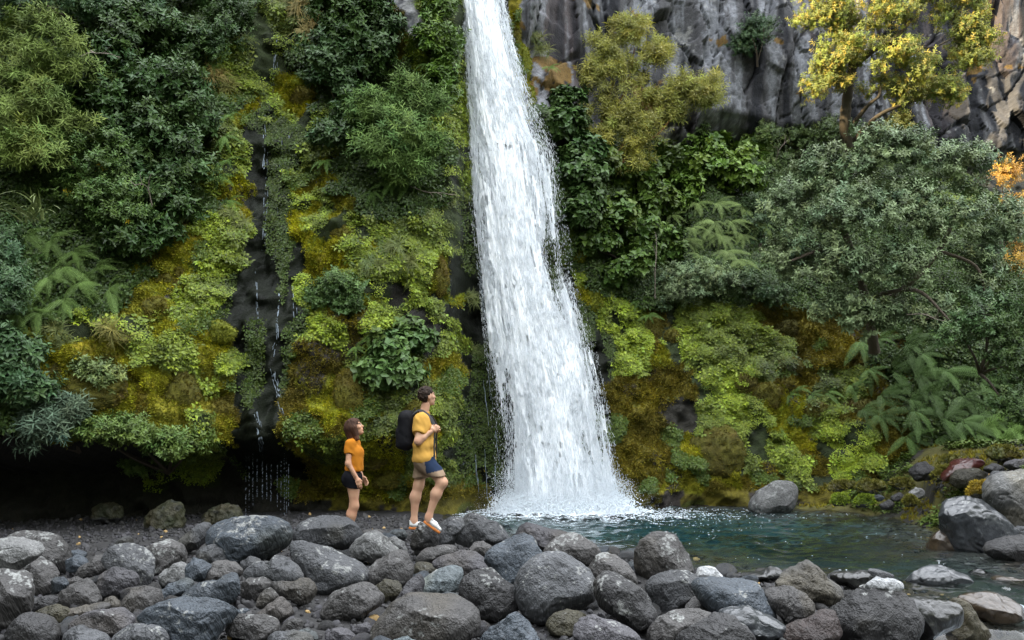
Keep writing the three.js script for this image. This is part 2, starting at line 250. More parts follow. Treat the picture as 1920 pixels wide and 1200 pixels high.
// boulders and stones: outline in photo pixels, photo row of the contact with the ground (or, negative, the distance), tone, lichen, angularity, label
const ROCKS = [
  [[-31,1054,-25,1022,0,1015,31,1013,65,1015,79,1025,78,1035,52,1052,21,1070,0,1076], -8.6, 'p', .15, .5, 'long pale grey slab tilted upward at the left edge, resting on a rounder boulder'],
  [[19,1010,42,1003,73,1004,98,1010,117,1031,123,1052,117,1068,100,1077,62,1058,25,1029], 1082, 'n', .25, .3, 'large brown-grey boulder half hidden behind the tilted pale slab on the left'],
  [[12,1072,42,1056,69,1050,94,1058,102,1077,98,1102,83,1116,58,1118,31,1106], 1118, 'n', .05, .2, 'round brown-grey boulder under the tilted pale slab on the left'],
  [[-42,1127,-25,1085,0,1076,12,1079,33,1080,48,1091,58,1110,55,1141,44,1158,31,1175,10,1184,0,1187,-31,1168], 1192, 'n', .2, .4, 'big rough brown boulder cut off by the left edge of the picture'],
  [[40,1160,62,1156,88,1166,100,1185,98,1206,62,1220,25,1210,19,1185], 1216, 'd', 0, .1, 'smooth dark boulder in the bottom left corner'],
  [[56,1125,83,1120,108,1125,112,1135,92,1139,60,1152,54,1143], 1152, 'd', 0, .7, 'thin dark layered slab right of the rough boulder on the left edge'],
  [[62,1154,88,1141,104,1137,125,1145,127,1160,117,1172,90,1168], 1168, 'o', 0, .7, 'angular olive-stained rock left of the long sloping brown stone'],
  [[119,1162,125,1145,154,1139,194,1132,206,1139,192,1145,158,1154,129,1170], 1170, 'n', 0, .4, 'long sloping brown stone below the cracked round boulder'],
  [[135,1172,156,1158,188,1146,221,1145,235,1154,240,1170,231,1187,210,1198,188,1200,158,1187], 1206, 'u', .03, .3, 'broad blue-grey boulder lying left of the large layered slab'],
  [[117,1193,129,1181,150,1177,177,1184,200,1200,188,1218,125,1218], 1226, 'g', .03, .2, 'grey boulder top at the bottom edge, right of the smooth dark one'],
  [[210,1200,229,1183,250,1176,281,1177,300,1185,308,1200,292,1218,229,1218], 1224, 'g', .04, .3, 'dark grey boulder at the bottom edge, below the layered slab'],
  [[112,1125,121,1110,138,1100,154,1090,171,1093,181,1108,183,1127,173,1137,146,1141,121,1139], 1146, 'n', 0, .3, 'cracked round brown boulder left of the flat-faced purple one'],
  [[177,1102,188,1083,208,1068,221,1066,244,1070,254,1089,246,1102,231,1118,188,1119,179,1110], 1126, 'u', 0, .8, 'purple-grey boulder with a flat chipped face'],
  [[200,1045,212,1033,227,1026,246,1029,269,1041,279,1054,285,1075,277,1093,260,1106,235,1098,208,1070], 1112, 'g', .35, .6, 'hooded grey boulder with pale lichen on its crown'],
  [[271,1035,288,1025,312,1018,333,1025,342,1039,340,1058,321,1068,292,1083,283,1068,273,1048], 1090, 'n', .45, .2, 'oval brown-grey boulder with a splash of white lichen on its face'],
  [[331,1020,350,1004,371,987,385,984,392,993,388,1008,371,1025,350,1035,338,1031], 1042, 'g', 0, .1, 'smooth egg-shaped grey boulder leaning left of the big lichen-topped block'],
  [[296,1081,308,1070,331,1058,342,1060,350,1072,358,1087,333,1093,306,1098,298,1089], 1106, 'p', .3, .9, 'small sharp-edged pale wedge below the oval lichened boulder'],
  [[300,1114,317,1098,350,1086,358,1093,352,1110,335,1127,306,1133,300,1127], 1140, 'b', 0, .8, 'angular bluish rock just above the large layered slab'],
  [[229,1141,233,1122,248,1109,267,1105,292,1110,300,1122,296,1137,277,1148,265,1156,240,1152], 1160, 'n', 0, .1, 'smooth brown boulder with a paler lower right end'],
  [[265,1162,300,1137,338,1127,380,1118,398,1122,420,1133,434,1150,412,1180,398,1200,375,1215,340,1212,310,1190], 1216, 'b', .02, .7, 'large flat layered blue-grey slab sloping to the left in the foreground'],
  [[340,1125,360,1105,385,1095,400,1095,418,1083,440,1083,452,1100,450,1120,432,1135,400,1130], 1142, 'b', .06, .5, 'blue-grey boulder right behind the large layered slab'],
  [[194,1125,208,1120,223,1127,226,1139,217,1145,198,1141], 1150, 'n', 0, .2, 'small round brown stone left of the smooth brown boulder'],
  [[147,1077,158,1062,177,1045,198,1043,208,1054,204,1068,177,1077,156,1083], 1096, 'n', .1, .5, 'flat brown speckled rock tucked left of the hooded boulder'],
  [[125,1052,142,1043,158,1050,165,1060,150,1072,129,1070], 1086, 'b', 0, .4, 'pale bluish stone between the big left boulder and the speckled rock'],
  [[127,1035,146,1032,160,1037,158,1045,142,1048,125,1045], 1052, 'b', 0, .2, 'low bluish stone at the near edge of the dark gravel'],
  [[194,1037,208,1022,229,1010,242,1008,250,1020,250,1029,225,1035,200,1041], 1046, 'g', 0, .5, 'grey rock half buried in the dark gravel'],
  [[100,1085,117,1085,127,1095,117,1110,100,1110], 1118, 'b', .1, .6, 'small pale blue rock right of the round brown-grey boulder'],
  [[125,1089,142,1082,156,1087,150,1095,131,1098], 1100, 'n', 0, .4, 'little brown stone above the cracked round boulder'],
  [[350,1064,367,1048,383,1052,392,1064,381,1085,367,1102,354,1085], 1106, 'b', 0, .6, 'tall bluish rock standing right of the pale wedge'],
  [[368,1042,385,1028,400,1024,414,1032,420,1050,412,1058,380,1062], 1068, 'g', .12, .2, 'small domed grey rock under the left end of the big lichen-topped block'],
  [[388,993,401,987,432,981,463,976,501,976,524,983,534,1000,538,1012,509,1037,482,1048,449,1056,428,1052,401,1025,388,1022], 1062, 'b', .5, .5, 'big blocky blue-grey boulder with white lichen all along its top'],
  [[559,995,574,983,595,975,615,971,647,977,661,989,676,1008,668,1022,640,1029,609,1027,580,1022,559,1014], 1052, 'g', .12, .45, "large grey boulder hiding the woman's feet"],
  [[547,1033,557,1022,574,1022,605,1033,640,1048,672,1062,684,1077,680,1087,651,1098,628,1104,605,1108,586,1098,568,1077,547,1050], 1112, 'g', .4, .2, 'long whale-backed boulder with white lichen patches sloping down to the right'],
  [[659,1031,678,1012,692,1002,707,1002,726,1016,749,1031,755,1041,734,1050,705,1052,676,1043], 1064, 'p', .6, .4, 'whitish lichen-covered boulder in front of the man, on his left'],
  [[690,1077,707,1056,724,1043,745,1037,759,1043,770,1068,765,1085,747,1093,713,1095,695,1087], 1106, 'n', .12, .2, 'round dark boulder with white spots below the whitish lichened one'],
  [[701,1104,713,1093,728,1086,749,1095,753,1108,742,1118,724,1127,707,1118], 1132, 'o', 0, .9, 'wet brown angular rock under the white-spotted dark boulder'],
  [[609,1141,615,1122,630,1106,657,1100,688,1100,705,1114,715,1129,701,1139,665,1154,630,1158,611,1152], 1166, 'n', .06, .5, 'broad brown boulder below the long whale-backed one'],
  [[670,1093,682,1086,695,1089,699,1098,688,1104,672,1102], 1112, 'b', 0, .3, 'small blue-grey cobble on top of the broad brown boulder'],
  [[461,1085,468,1066,488,1056,509,1058,513,1045,534,1050,553,1068,570,1087,542,1090,513,1093,492,1085,474,1085], 1124, 'g', .08, .8, 'peaked grey rock with a moss seam left of the whale-backed boulder'],
  [[505,1095,534,1093,574,1088,588,1104,588,1112,576,1129,561,1131,538,1122,518,1114], 1142, 'n', .04, .9, 'flat-topped brown wedge below the peaked grey rock'],
  [[453,1110,459,1093,476,1083,497,1085,509,1098,492,1118,463,1120], 1130, 'n', .04, .2, 'smooth brown stone left of the flat-topped wedge'],
  [[380,1089,388,1066,407,1056,440,1058,453,1070,442,1085,411,1087,392,1095], 1100, 'n', .02, .4, 'rough brown rock under the big lichen-topped block'],
  [[453,1056,468,1045,484,1050,488,1058,468,1072,457,1077], 1082, 'g', 0, .7, 'small dark jagged rock at the right foot of the big lichen-topped block'],
  [[482,1133,488,1114,505,1106,520,1118,513,1131,497,1141], 1152, 'n', .03, .2, 'upright brown stone below the flat-topped wedge'],
  [[470,1160,497,1141,524,1122,538,1133,545,1152,526,1162,505,1160,488,1158], 1172, 'u', 0, .5, 'purple-grey rock right of the large layered slab'],
  [[424,1191,428,1166,442,1156,470,1158,505,1160,518,1172,513,1189,495,1198,449,1198], 1206, 'n', .04, .7, 'long brown rock with a mossy right end in the foreground'],
  [[528,1181,534,1168,553,1160,565,1168,563,1185,542,1187], 1190, 'n', 0, .3, 'small brown rock on the bare gravel patch'],
  [[505,1198,522,1187,545,1185,568,1191,584,1200,568,1216,513,1216], 1224, 'g', .02, .3, 'grey boulder top at the bottom edge below the gravel patch'],
  [[555,1187,574,1182,590,1187,595,1198,580,1202,561,1195], 1202, 'b', 0, .2, 'small bluish cobble at the bottom, left of the purple one'],
  [[609,1191,626,1181,649,1183,668,1198,651,1210,615,1208], 1214, 'u', 0, .2, 'purple-grey cobble at the bottom edge of the gravel patch'],
  [[659,1183,672,1172,690,1170,699,1181,690,1191,670,1191], 1192, 'u', 0, .3, 'rounded purple stone left of the pitted brown boulder'],
  [[436,1148,451,1141,465,1145,463,1156,442,1156], 1162, 'b', .04, .3, "little blue stone right of the layered slab's upper corner"],
  [[674,1006,686,995,707,994,722,1002,705,1012,682,1012], 1016, 'n', 0, .1, 'low rounded brown stone behind the whitish lichened boulder'],
  [[722,1008,738,995,753,993,761,1002,759,1010,740,1014], 1018, 'b', 0, .3, "blue-grey stone on the ground beside the man's rear shoe"],
  [[730,1012,740,1008,757,1020,763,1033,753,1041,738,1025], 1046, 'p', .3, .6, 'narrow pale rock right behind the whitish lichened boulder'],
  [[760,1127,802,1125,843,1125,872,1141,885,1158,883,1179,864,1195,822,1206,718,1208,702,1185,725,1154], 1216, 'n', .02, .25, 'big pitted brown boulder in the middle foreground'],
  [[722,1155,745,1125,762,1095,778,1083,792,1088,788,1112,765,1128,740,1150], 1160, 'u', 0, .4, 'long purple-grey rock leaning behind the pitted brown boulder'],
  [[785,1104,798,1085,822,1072,848,1064,864,1072,868,1085,858,1106,843,1110,818,1110,802,1118,787,1118], 1124, 'c', .03, .8, 'pale blue-green angular rock among dark ones'],
  [[806,1122,822,1114,848,1113,864,1118,869,1129,852,1133,822,1127], 1142, 'b', .03, .3, 'low blue-grey rock between the pale green rock and the pitted boulder'],
  [[812,1058,829,1043,856,1037,881,1038,900,1048,908,1064,904,1079,885,1085,868,1085,860,1070,829,1066], 1100, 'u', 0, .15, 'smooth dome-shaped brown boulder above the pale blue-green rock'],
  [[775,1068,783,1056,802,1058,818,1064,810,1079,793,1085,779,1079], 1086, 'o', .1, .4, 'mossy brown rock at the left of the smooth dome'],
  [[783,1048,798,1031,822,1025,848,1025,856,1037,829,1043,806,1056,787,1056], 1072, 'n', .03, .3, "flat brown rock under the man's stepping stone"],
  [[772,1022,772,1002,783,987,798,985,814,995,820,1010,816,1025,798,1029,781,1029], -11.05, 'd', .5, .5, "dark lichened rock under the man's shoes"],
  [[818,1022,820,1000,829,983,848,972,866,976,872,991,854,1006,852,1020,833,1025], -11.3, 'g', .6, .4, "grey rock crusted with white lichen right of the man's front shoe"],
  [[854,1000,864,983,881,969,893,968,910,977,931,985,943,1002,954,1018,941,1022,918,1020,885,1022,860,1014], 1044, 'g', .1, .3, 'big smooth humped boulder at the edge of the pool, right of the man'],
  [[881,1031,889,1020,904,1016,920,1022,925,1031,910,1041,893,1039], 1064, 'n', 0, .9, 'small squarish brown rock below the humped boulder'],
  [[914,1048,925,1033,948,1022,964,1012,987,1009,998,1020,1008,1035,1016,1050,993,1064,981,1081,968,1102,943,1098,927,1077,927,1060], 1122, 'b', .03, .35, 'tall blue-grey boulder leaning in the middle of the pile'],
  [[868,1102,877,1091,902,1075,925,1070,943,1093,960,1104,966,1127,960,1148,937,1158,910,1158,885,1143,872,1125], 1172, 'd', .05, .5, 'rugged dark boulder in front of the tall leaning one'],
  [[977,1104,981,1079,998,1060,1022,1048,1052,1046,1079,1054,1093,1070,1106,1095,1112,1110,1093,1125,1068,1139,1037,1154,1010,1158,987,1139,979,1120], 1178, 'g', .35, .05, 'very large smooth round boulder flecked with white lichen'],
  [[960,1016,972,998,987,984,1000,987,1027,995,1062,1002,1085,1010,1062,1018,1031,1029,1006,1031,993,1016], 1052, 'u', 0, .5, "long low ridge of rock at the pool's near edge"],
  [[1022,1039,1039,1018,1058,1006,1081,1006,1106,1020,1122,1037,1112,1052,1102,1064,1085,1054,1052,1046], 1078, 'n', .55, .15, 'rounded boulder densely flecked white behind the very large round one'],
  [[1102,1068,1115,1050,1131,1039,1148,1045,1172,1060,1184,1080,1186,1095,1160,1100,1130,1105,1110,1090], 1118, 'n', .45, .6, 'peaked brown rock with a white lichen streak beside the pool'],
  [[1121,1102,1130,1085,1145,1082,1165,1090,1195,1108,1215,1125,1228,1145,1236,1162,1228,1178,1205,1188,1180,1175,1150,1150,1130,1130], 1196, 'd', .15, .6, 'dark boulder slanting down to the right with a pale speckled spine'],
  [[1031,1172,1039,1156,1062,1150,1089,1154,1102,1162,1089,1181,1079,1193,1056,1193,1037,1185], 1198, 'o', .02, .1, 'olive-brown round boulder below the very large round one'],
  [[1083,1195,1087,1177,1110,1160,1135,1166,1160,1176,1185,1190,1195,1205,1150,1225,1095,1220], 1224, 'u', .02, .3, 'purple-grey boulder at the bottom edge right of the olive one'],
  [[904,1200,927,1181,941,1166,954,1153,968,1152,983,1164,995,1181,1008,1200,989,1216,927,1216], 1226, 'b', .05, .6, 'pointed blue-grey boulder at the bottom edge'],
  [[739,1200,754,1189,772,1188,791,1193,800,1200,781,1216,743,1216], 1224, 'c', 0, .2, 'pale blue cobble in front of the pitted brown boulder'],
  [[1196,1064,1198,1035,1209,1016,1228,1007,1244,1004,1265,1008,1275,1020,1284,1048,1294,1077,1273,1081,1240,1081,1223,1089,1207,1081], 1088, 'n', .3, .45, "tall upright brown boulder standing at the pool's edge"],
  [[1217,1100,1234,1085,1257,1079,1286,1079,1305,1087,1315,1104,1315,1116,1290,1129,1273,1141,1248,1148,1232,1135], 1148, 'g', .04, .2, 'plump grey boulder in front of the upright brown one'],
  [[1307,1083,1311,1068,1323,1063,1338,1066,1357,1085,1344,1089,1323,1089], 1092, 'w', .1, .1, "small whitish domed stone at the water's edge"],
  [[1305,1089,1338,1093,1380,1087,1407,1093,1425,1114,1438,1137,1455,1162,1432,1160,1400,1154,1348,1152,1319,1122], 1172, 'b', .06, .15, 'wide smooth blue-grey boulder with pale dots by the water'],
  [[1286,1139,1300,1125,1321,1120,1346,1115,1348,1127,1344,1154,1323,1154,1298,1150], 1162, 'n', 0, .8, 'small brown angular rock wedged against the wide blue-grey boulder'],
  [[1223,1185,1236,1168,1261,1152,1294,1148,1328,1154,1334,1164,1311,1181,1286,1195,1257,1206,1228,1206], 1210, 'n', .06, .2, 'rounded brown boulder with white flecks low on its front, bottom edge'],
  [[1273,1200,1307,1179,1336,1160,1365,1160,1386,1175,1405,1193,1411,1206,1369,1220,1286,1220], 1224, 'd', .06, .3, 'dark lichen-spotted boulder top at the bottom edge'],
  [[1340,1158,1375,1143,1402,1141,1432,1156,1457,1168,1471,1179,1463,1189,1440,1200,1411,1200,1390,1179,1365,1160], 1206, 'e', .03, .4, 'damp blue-grey boulder below the wide dotted one'],
  [[1436,1118,1452,1108,1478,1106,1502,1114,1521,1131,1530,1148,1511,1166,1490,1170,1473,1160,1452,1137], 1176, 'n', .03, .7, 'craggy brown-black boulder left of the cairn'],
  [[1459,1104,1475,1083,1495,1066,1515,1060,1522,1056,1530,1070,1545,1085,1570,1100,1583,1112,1575,1124,1540,1132,1518,1130,1490,1118], 1142, 's', 0, .6, "fin-shaped striped grey-brown rock at the stream's edge"],
  [[1380,1083,1400,1077,1432,1072,1448,1064,1465,1072,1465,1083,1432,1087,1394,1087], 1092, 'k', .05, .5, 'low wet rock breaking the water surface'],
  [[1465,1198,1485,1178,1515,1163,1540,1152,1560,1150,1562,1170,1570,1185,1545,1205,1500,1215], 1216, 'm', 0, .3, 'reddish brown boulder at the bottom edge left of the cairn'],
  [[1559,1160,1578,1141,1603,1125,1628,1112,1645,1109,1674,1110,1693,1125,1714,1145,1728,1168,1720,1185,1687,1200,1637,1202,1589,1193,1568,1177], 1218, 'd', .01, .35, 'big dark peaked boulder carrying the balanced white stone'],
  [[1616,1098,1632,1087,1647,1083,1670,1085,1691,1091,1696,1098,1687,1104,1670,1108,1645,1109,1624,1104], -7.05, 'w', .05, .4, 'flat white stone balanced on the dark peaked boulder'],
  [[1629,1068,1645,1069,1664,1074,1676,1081,1664,1084,1641,1081,1632,1075], -7.1, 'g', 0, .3, 'thin grey stone lying on top of the balanced white one'],
  [[1558,1085,1572,1077,1599,1074,1628,1074,1639,1081,1628,1093,1603,1106,1578,1093], 1112, 'k', 0, .6, 'wet dark rock in the stream behind the cairn'],
  [[1705,1093,1720,1072,1741,1062,1755,1062,1780,1072,1805,1083,1818,1083,1812,1098,1797,1110,1770,1118,1739,1115,1714,1110], 1126, 'e', 0, .35, 'flat wet blue-grey rock in the stream right of the cairn'],
  [[1820,1083,1830,1070,1841,1064,1851,1077,1862,1089,1870,1104,1845,1106,1824,1100], 1116, 'k', 0, .8, 'black wet rock right of the flat blue-grey one in the stream'],
  [[1862,1085,1891,1087,1920,1089,1937,1106,1926,1129,1905,1127,1882,1110], 1138, 't', 0, .2, 'wet brown boulder in the stream at the right edge'],
  [[1697,1127,1728,1129,1766,1131,1791,1133,1791,1164,1760,1189,1728,1200,1708,1168], 1214, 'k', 0, .4, 'wet black rock right behind the cairn boulder'],
  [[1791,1131,1812,1135,1832,1156,1845,1179,1853,1200,1812,1216,1787,1189], 1222, 'o', 0, .5, 'olive-streaked wet rock beside the little cascade'],
  [[1799,1127,1853,1116,1895,1129,1916,1148,1908,1170,1864,1181,1843,1170,1816,1141], 1196, 't', 0, .2, 'smooth brown slab under the little cascade'],
  [[1768,968,1778,953,1800,942,1828,940,1851,945,1870,963,1887,988,1899,1008,1880,1025,1845,1033,1800,1038,1780,1030,1772,1000], 1044, 'e', .02, .5, 'large wet shiny boulder on the right side of the pool'],
  [[1741,1037,1751,1012,1766,998,1791,1010,1805,1027,1801,1039,1770,1039], 1048, 't', 0, .2, 'wet brown rock at the foot of the large shiny boulder'],
  [[1851,1031,1864,1020,1887,1012,1920,1008,1947,1022,1926,1050,1891,1056,1862,1048], 1060, 'd', 0, .1, 'smooth dark boulder at the right edge above the stream'],
  [[1899,995,1912,987,1928,989,1932,1008,1912,1010,1901,1004], 1014, 'g', 0, .4, 'small grey rock at the right edge below the big pale boulder'],
  [[1855,924,1864,909,1874,899,1895,895,1920,890,1958,897,1968,968,1920,1001,1887,988,1866,957], -13.2, 'p', .02, .5, 'big pale-topped boulder at the right edge'],
  [[1762,899,1774,882,1793,865,1814,859,1839,865,1841,876,1818,880,1791,886,1778,903], -15.6, 'r', 0, .6, 'dark red rock on the right bank'],
  [[1785,897,1797,884,1828,880,1845,890,1845,905,1818,915,1791,911], -15.2, 'o', .06, .2, 'mossy grey boulder in front of the dark red rock'],
  [[1708,884,1720,872,1735,868,1751,876,1758,884,1743,897,1718,899], -16.4, 'd', 0, .3, 'dark round rock left of the dark red one'],
  [[1705,924,1718,915,1735,920,1735,930,1720,936,1708,932], -15.8, 'p', .05, .5, 'small lavender-grey rock at the far waterline'],
  [[1637,934,1647,927,1658,934,1647,940], -16.8, 'b', 0, .6, 'small grey rock right of the bright green mossy stone'],
  [[1672,932,1687,924,1696,932,1687,940,1674,938], -16.4, 'd', 0, .6, 'small dark rock left of the lavender-grey one'],
  [[1651,947,1666,938,1678,945,1670,955,1655,955], -16.2, 'd', 0, .4, 'low dark rock at the far waterline below two grey ones'],
  [[1608,940,1620,928,1635,932,1641,945,1624,950,1610,948], -16.8, 'Y', 0, .05, 'bright green moss-covered stone at the far waterline'],
  [[1558,941,1570,929,1589,934,1587,946,1566,948], -16.9, 'Y', 0, .1, 'green mossy stone left of the brightest one at the waterline'],
  [[1549,915,1566,905,1601,903,1599,915,1566,920], -17.2, 'M', 0, .1, 'yellow-brown mossy stone above the green mossy ones'],
  [[1608,911,1624,901,1653,905,1664,913,1637,924,1612,922], -16.9, 'M', 0, .1, 'low olive mossy rock behind the small grey rocks'],
  [[1666,909,1682,899,1708,903,1712,913,1687,918], -16.6, 'M', 0, .1, 'olive mossy rock left of the mossy grey boulder'],
  [[1695,940,1708,931,1720,940,1716,947,1699,947], -15.7, 'M', 0, .1, 'small mossy stone below the lavender-grey rock'],
  [[1818,926,1830,905,1851,905,1860,918,1845,935,1824,933], -14.4, 'Z', 0, .1, 'stone tufted with golden moss left of the big pale boulder'],
  [[1758,872,1776,855,1803,857,1791,872,1766,880], -16.0, 'M', 0, .2, 'moss-capped dark rock behind the dark red one'],
  [[1751,890,1766,876,1780,878,1772,897,1755,903], -15.7, 'M', 0, .1, 'moss-capped stone at the left side of the dark red rock'],
  [[1853,851,1870,838,1895,840,1922,855,1895,865,1864,862], -15.2, 'M', 0, .1, 'broad mossy mound above the big pale boulder'],
  [[1845,903,1862,886,1882,886,1901,897,1874,907,1853,910], -14.6, 'g', 0, .4, 'grey rock behind the big pale boulder'],
  [[1845,880,1862,870,1878,874,1882,882,1858,887], -15.0, 'd', 0, .5, 'dark rock right of the dark red one'],
  [[1882,872,1905,863,1937,859,1937,880,1903,882], -14.8, 'u', 0, .5, 'purple-brown rock at the right edge under the mossy mound'],
  [[1408,948,1425,925,1455,908,1480,908,1497,920,1490,945,1470,962,1420,962], -18.2, 'p', .55, .5, 'whitish pitted rock at the far side of the pool'],
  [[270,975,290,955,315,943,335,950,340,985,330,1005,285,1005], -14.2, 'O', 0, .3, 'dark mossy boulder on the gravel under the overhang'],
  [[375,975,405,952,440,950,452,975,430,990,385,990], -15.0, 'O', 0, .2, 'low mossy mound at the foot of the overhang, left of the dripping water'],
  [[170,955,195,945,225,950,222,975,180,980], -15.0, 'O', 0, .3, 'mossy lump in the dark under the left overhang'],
];
const ROCK_TONE = { g: [0.142, 0.147, 0.158], b: [0.115, 0.14, 0.17], n: [0.138, 0.13, 0.126], d: [0.062, 0.06, 0.062], p: [0.3, 0.3, 0.295], u: [0.132, 0.126, 0.14], o: [0.085, 0.075, 0.04], r: [0.13, 0.035, 0.032], w: [0.46, 0.47, 0.48], c: [0.26, 0.31, 0.33],
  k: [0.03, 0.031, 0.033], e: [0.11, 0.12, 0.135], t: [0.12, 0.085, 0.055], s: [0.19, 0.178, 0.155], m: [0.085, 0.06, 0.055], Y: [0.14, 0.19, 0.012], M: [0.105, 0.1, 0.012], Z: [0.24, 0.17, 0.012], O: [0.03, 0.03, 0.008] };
const rockMat = new THREE.MeshStandardMaterial({ vertexColors: true, roughness: 0.66, map: grainMap, bumpMap: grainBump, bumpScale: 0.02 });
const rockWet = new THREE.MeshPhysicalMaterial({ vertexColors: true, roughness: 0.32, map: grainMap, bumpMap: grainBump, bumpScale: 0.006, clearcoat: 0.35, clearcoatRoughness: 0.25 });
const spheres = {};
function unitSphere(detail) {
  if (!spheres[detail]) { const g = new THREE.IcosahedronGeometry(1, detail); g.deleteAttribute('uv'); g.deleteAttribute('normal'); spheres[detail] = mergeVertices(g, 1e-5); }
  return spheres[detail];
}
function rockGeometry(radius, hz, tone, lichen, angular, s, detail) {  // radius(angle) of the front outline in metres, half depth hz
  const src = unitSphere(detail), n = src.attributes.position.count, P = new Float32Array(n * 3), C = new Float32Array(n * 3), U = new Float32Array(n * 2), p = src.attributes.position;
  const pl = []; const K = 9 + Math.round(angular * 10);
  const h = i => hash3(s, i, 77);
  for (let k = 0; k < K; k++) { const a = h(k) * 6.283, z = lerp(0.3, 1, h(k + 40)) * (h(k + 80) < 0.75 ? 1 : -1), q = Math.sqrt(Math.max(0, 1 - z * z)); pl.push([q * Math.cos(a), q * Math.sin(a), z, lerp(0.9, 0.56, (0.35 + 0.65 * angular) * h(k + 120)) - 0.03]); }
  const sz = Math.max(0.08, (radius(0) + radius(1.57) + radius(3.14) + radius(4.71)) / 4), pw = lerp(0.88, 0.72, angular), b = ROCK_TONE[tone].map(v => v * ('YMZO'.includes(tone) ? 1.0 : tone === 'w' ? 1.05 : 'ekt'.includes(tone) ? 0.42 : lerp(0.4, 0.62, hash3(s, 9, 4)))), mossy = 'YMZO'.includes(tone);
  for (let i = 0; i < n; i++) {
    let x = p.getX(i), y = p.getY(i), z = p.getZ(i);
    for (const q of pl) { const e = x * q[0] + y * q[1] + z * q[2] - q[3]; if (e > 0) { const f = e * 0.92; x -= q[0] * f; y -= q[1] * f; z -= q[2] * f; } }
    const m = Math.hypot(x, y), a = Math.atan2(y, x), rad = radius(a), k = rad * Math.pow(Math.min(1, m), pw) / Math.max(1e-4, m);
    let X = x * k, Y = y * k, Z = Math.sign(z) * Math.pow(Math.abs(z), 0.9) * hz;
    const nx = p.getX(i), ny = p.getY(i), nz = p.getZ(i), o = s * 3.71;
    let dis = sz * (0.07 * fbm(X / sz * 1.3 + o, Y / sz * 1.3, Z / sz * 1.3 - o, 3) + 0.03 * fbm(X / sz * 4 + o, Y / sz * 4, Z / sz * 4, 2)) + 0.008 * noise(X * 22 + o, Y * 22, Z * 22);
    const cr = Math.abs(fbm(X / sz * 1.9 - o, Y / sz * 1.9 + o, Z / sz * 1.9, 2)); dis -= sz * 0.05 * (0.3 + angular) * (1 - smooth(0, 0.035, cr)); dis += sz * 0.03 * (0.4 + angular) * Math.abs(noise(X / sz * 3.1 + o, Y / sz * 3.1 - o, Z / sz * 3.1));
    if (mossy) dis += 0.03 * noise(X * 13, Y * 13, Z * 13 + o) + 0.014 * noise(X * 30, Y * 30, Z * 30);
    if (tone === 's' || tone === 'b' && angular > 0.65) dis += 0.004 * Math.sin((Y + X * 0.35 + 0.1 * noise(X * 3, Y * 3, o)) * 62);
    X += nx * dis; Y += ny * dis; Z += nz * dis;
    P.set([X, Y, Z], i * 3); U.set([X / 0.9 + s * 0.37, (Y - Z) * 0.72 / 0.9 + s * 0.73], i * 2);
    let f = 1 + 0.55 * fbm(X * 3.2 + o, Y * 3.2, Z * 3.2, 3) + 0.16 * noise(X * 26, Y * 26, Z * 26 + o) + 0.14 * noise(X * 60, Y * 60, Z * 60 + o);
    if (hash3(i, s, 5) > 0.985) f *= 1.6;
    let R = b[0] * f, G = b[1] * f, B = b[2] * f;
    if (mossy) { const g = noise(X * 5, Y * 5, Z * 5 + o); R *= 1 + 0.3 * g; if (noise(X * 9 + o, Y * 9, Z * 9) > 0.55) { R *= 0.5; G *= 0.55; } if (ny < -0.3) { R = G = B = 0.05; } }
    else {
      const br = fbm(X * 2.1 - o, Y * 2.1, Z * 2.1, 2); if (br > 0.12) { const q = smooth(0.12, 0.4, br) * 0.5; R *= 1 + 0.15 * q; B *= 1 - 0.35 * q; }
      const l = 0.75 * fbm(X * 5 + o, Y * 5 + o, Z * 5, 3) + 0.3 * noise(X * 19, Y * 19 + o, Z * 19) + 0.45 * noise(X * 50, Y * 50 + o, Z * 50) + 0.22 * ny + (lichen - 1) * 0.5;
      if (lichen > 0 && l > 0.1) { const q = smooth(0.1, 0.17, l) * 0.85; const lw = 0.3 + 0.12 * noise(X * 70, Y * 70, Z * 70); R = lerp(R, lw, q); G = lerp(G, lw * 1.02, q); B = lerp(B, lw * 0.98, q); }
    }
    C.set([R, G, B], i * 3);
  }
  const g = new THREE.BufferGeometry(); g.setAttribute('position', new THREE.BufferAttribute(P, 3)); g.setAttribute('color', new THREE.BufferAttribute(C, 3)); g.setAttribute('uv', new THREE.BufferAttribute(U, 2)); g.setIndex(src.index); g.computeVertexNormals();
  return g;
}
function baseDistance(px, py) { let d = 4.5; for (; d < 24; d += 0.02) { const p = at(px, py, d); if (p.y < ground(p.x, d)) break; } return d; }
const rockSpots = [], mossyRocks = [];
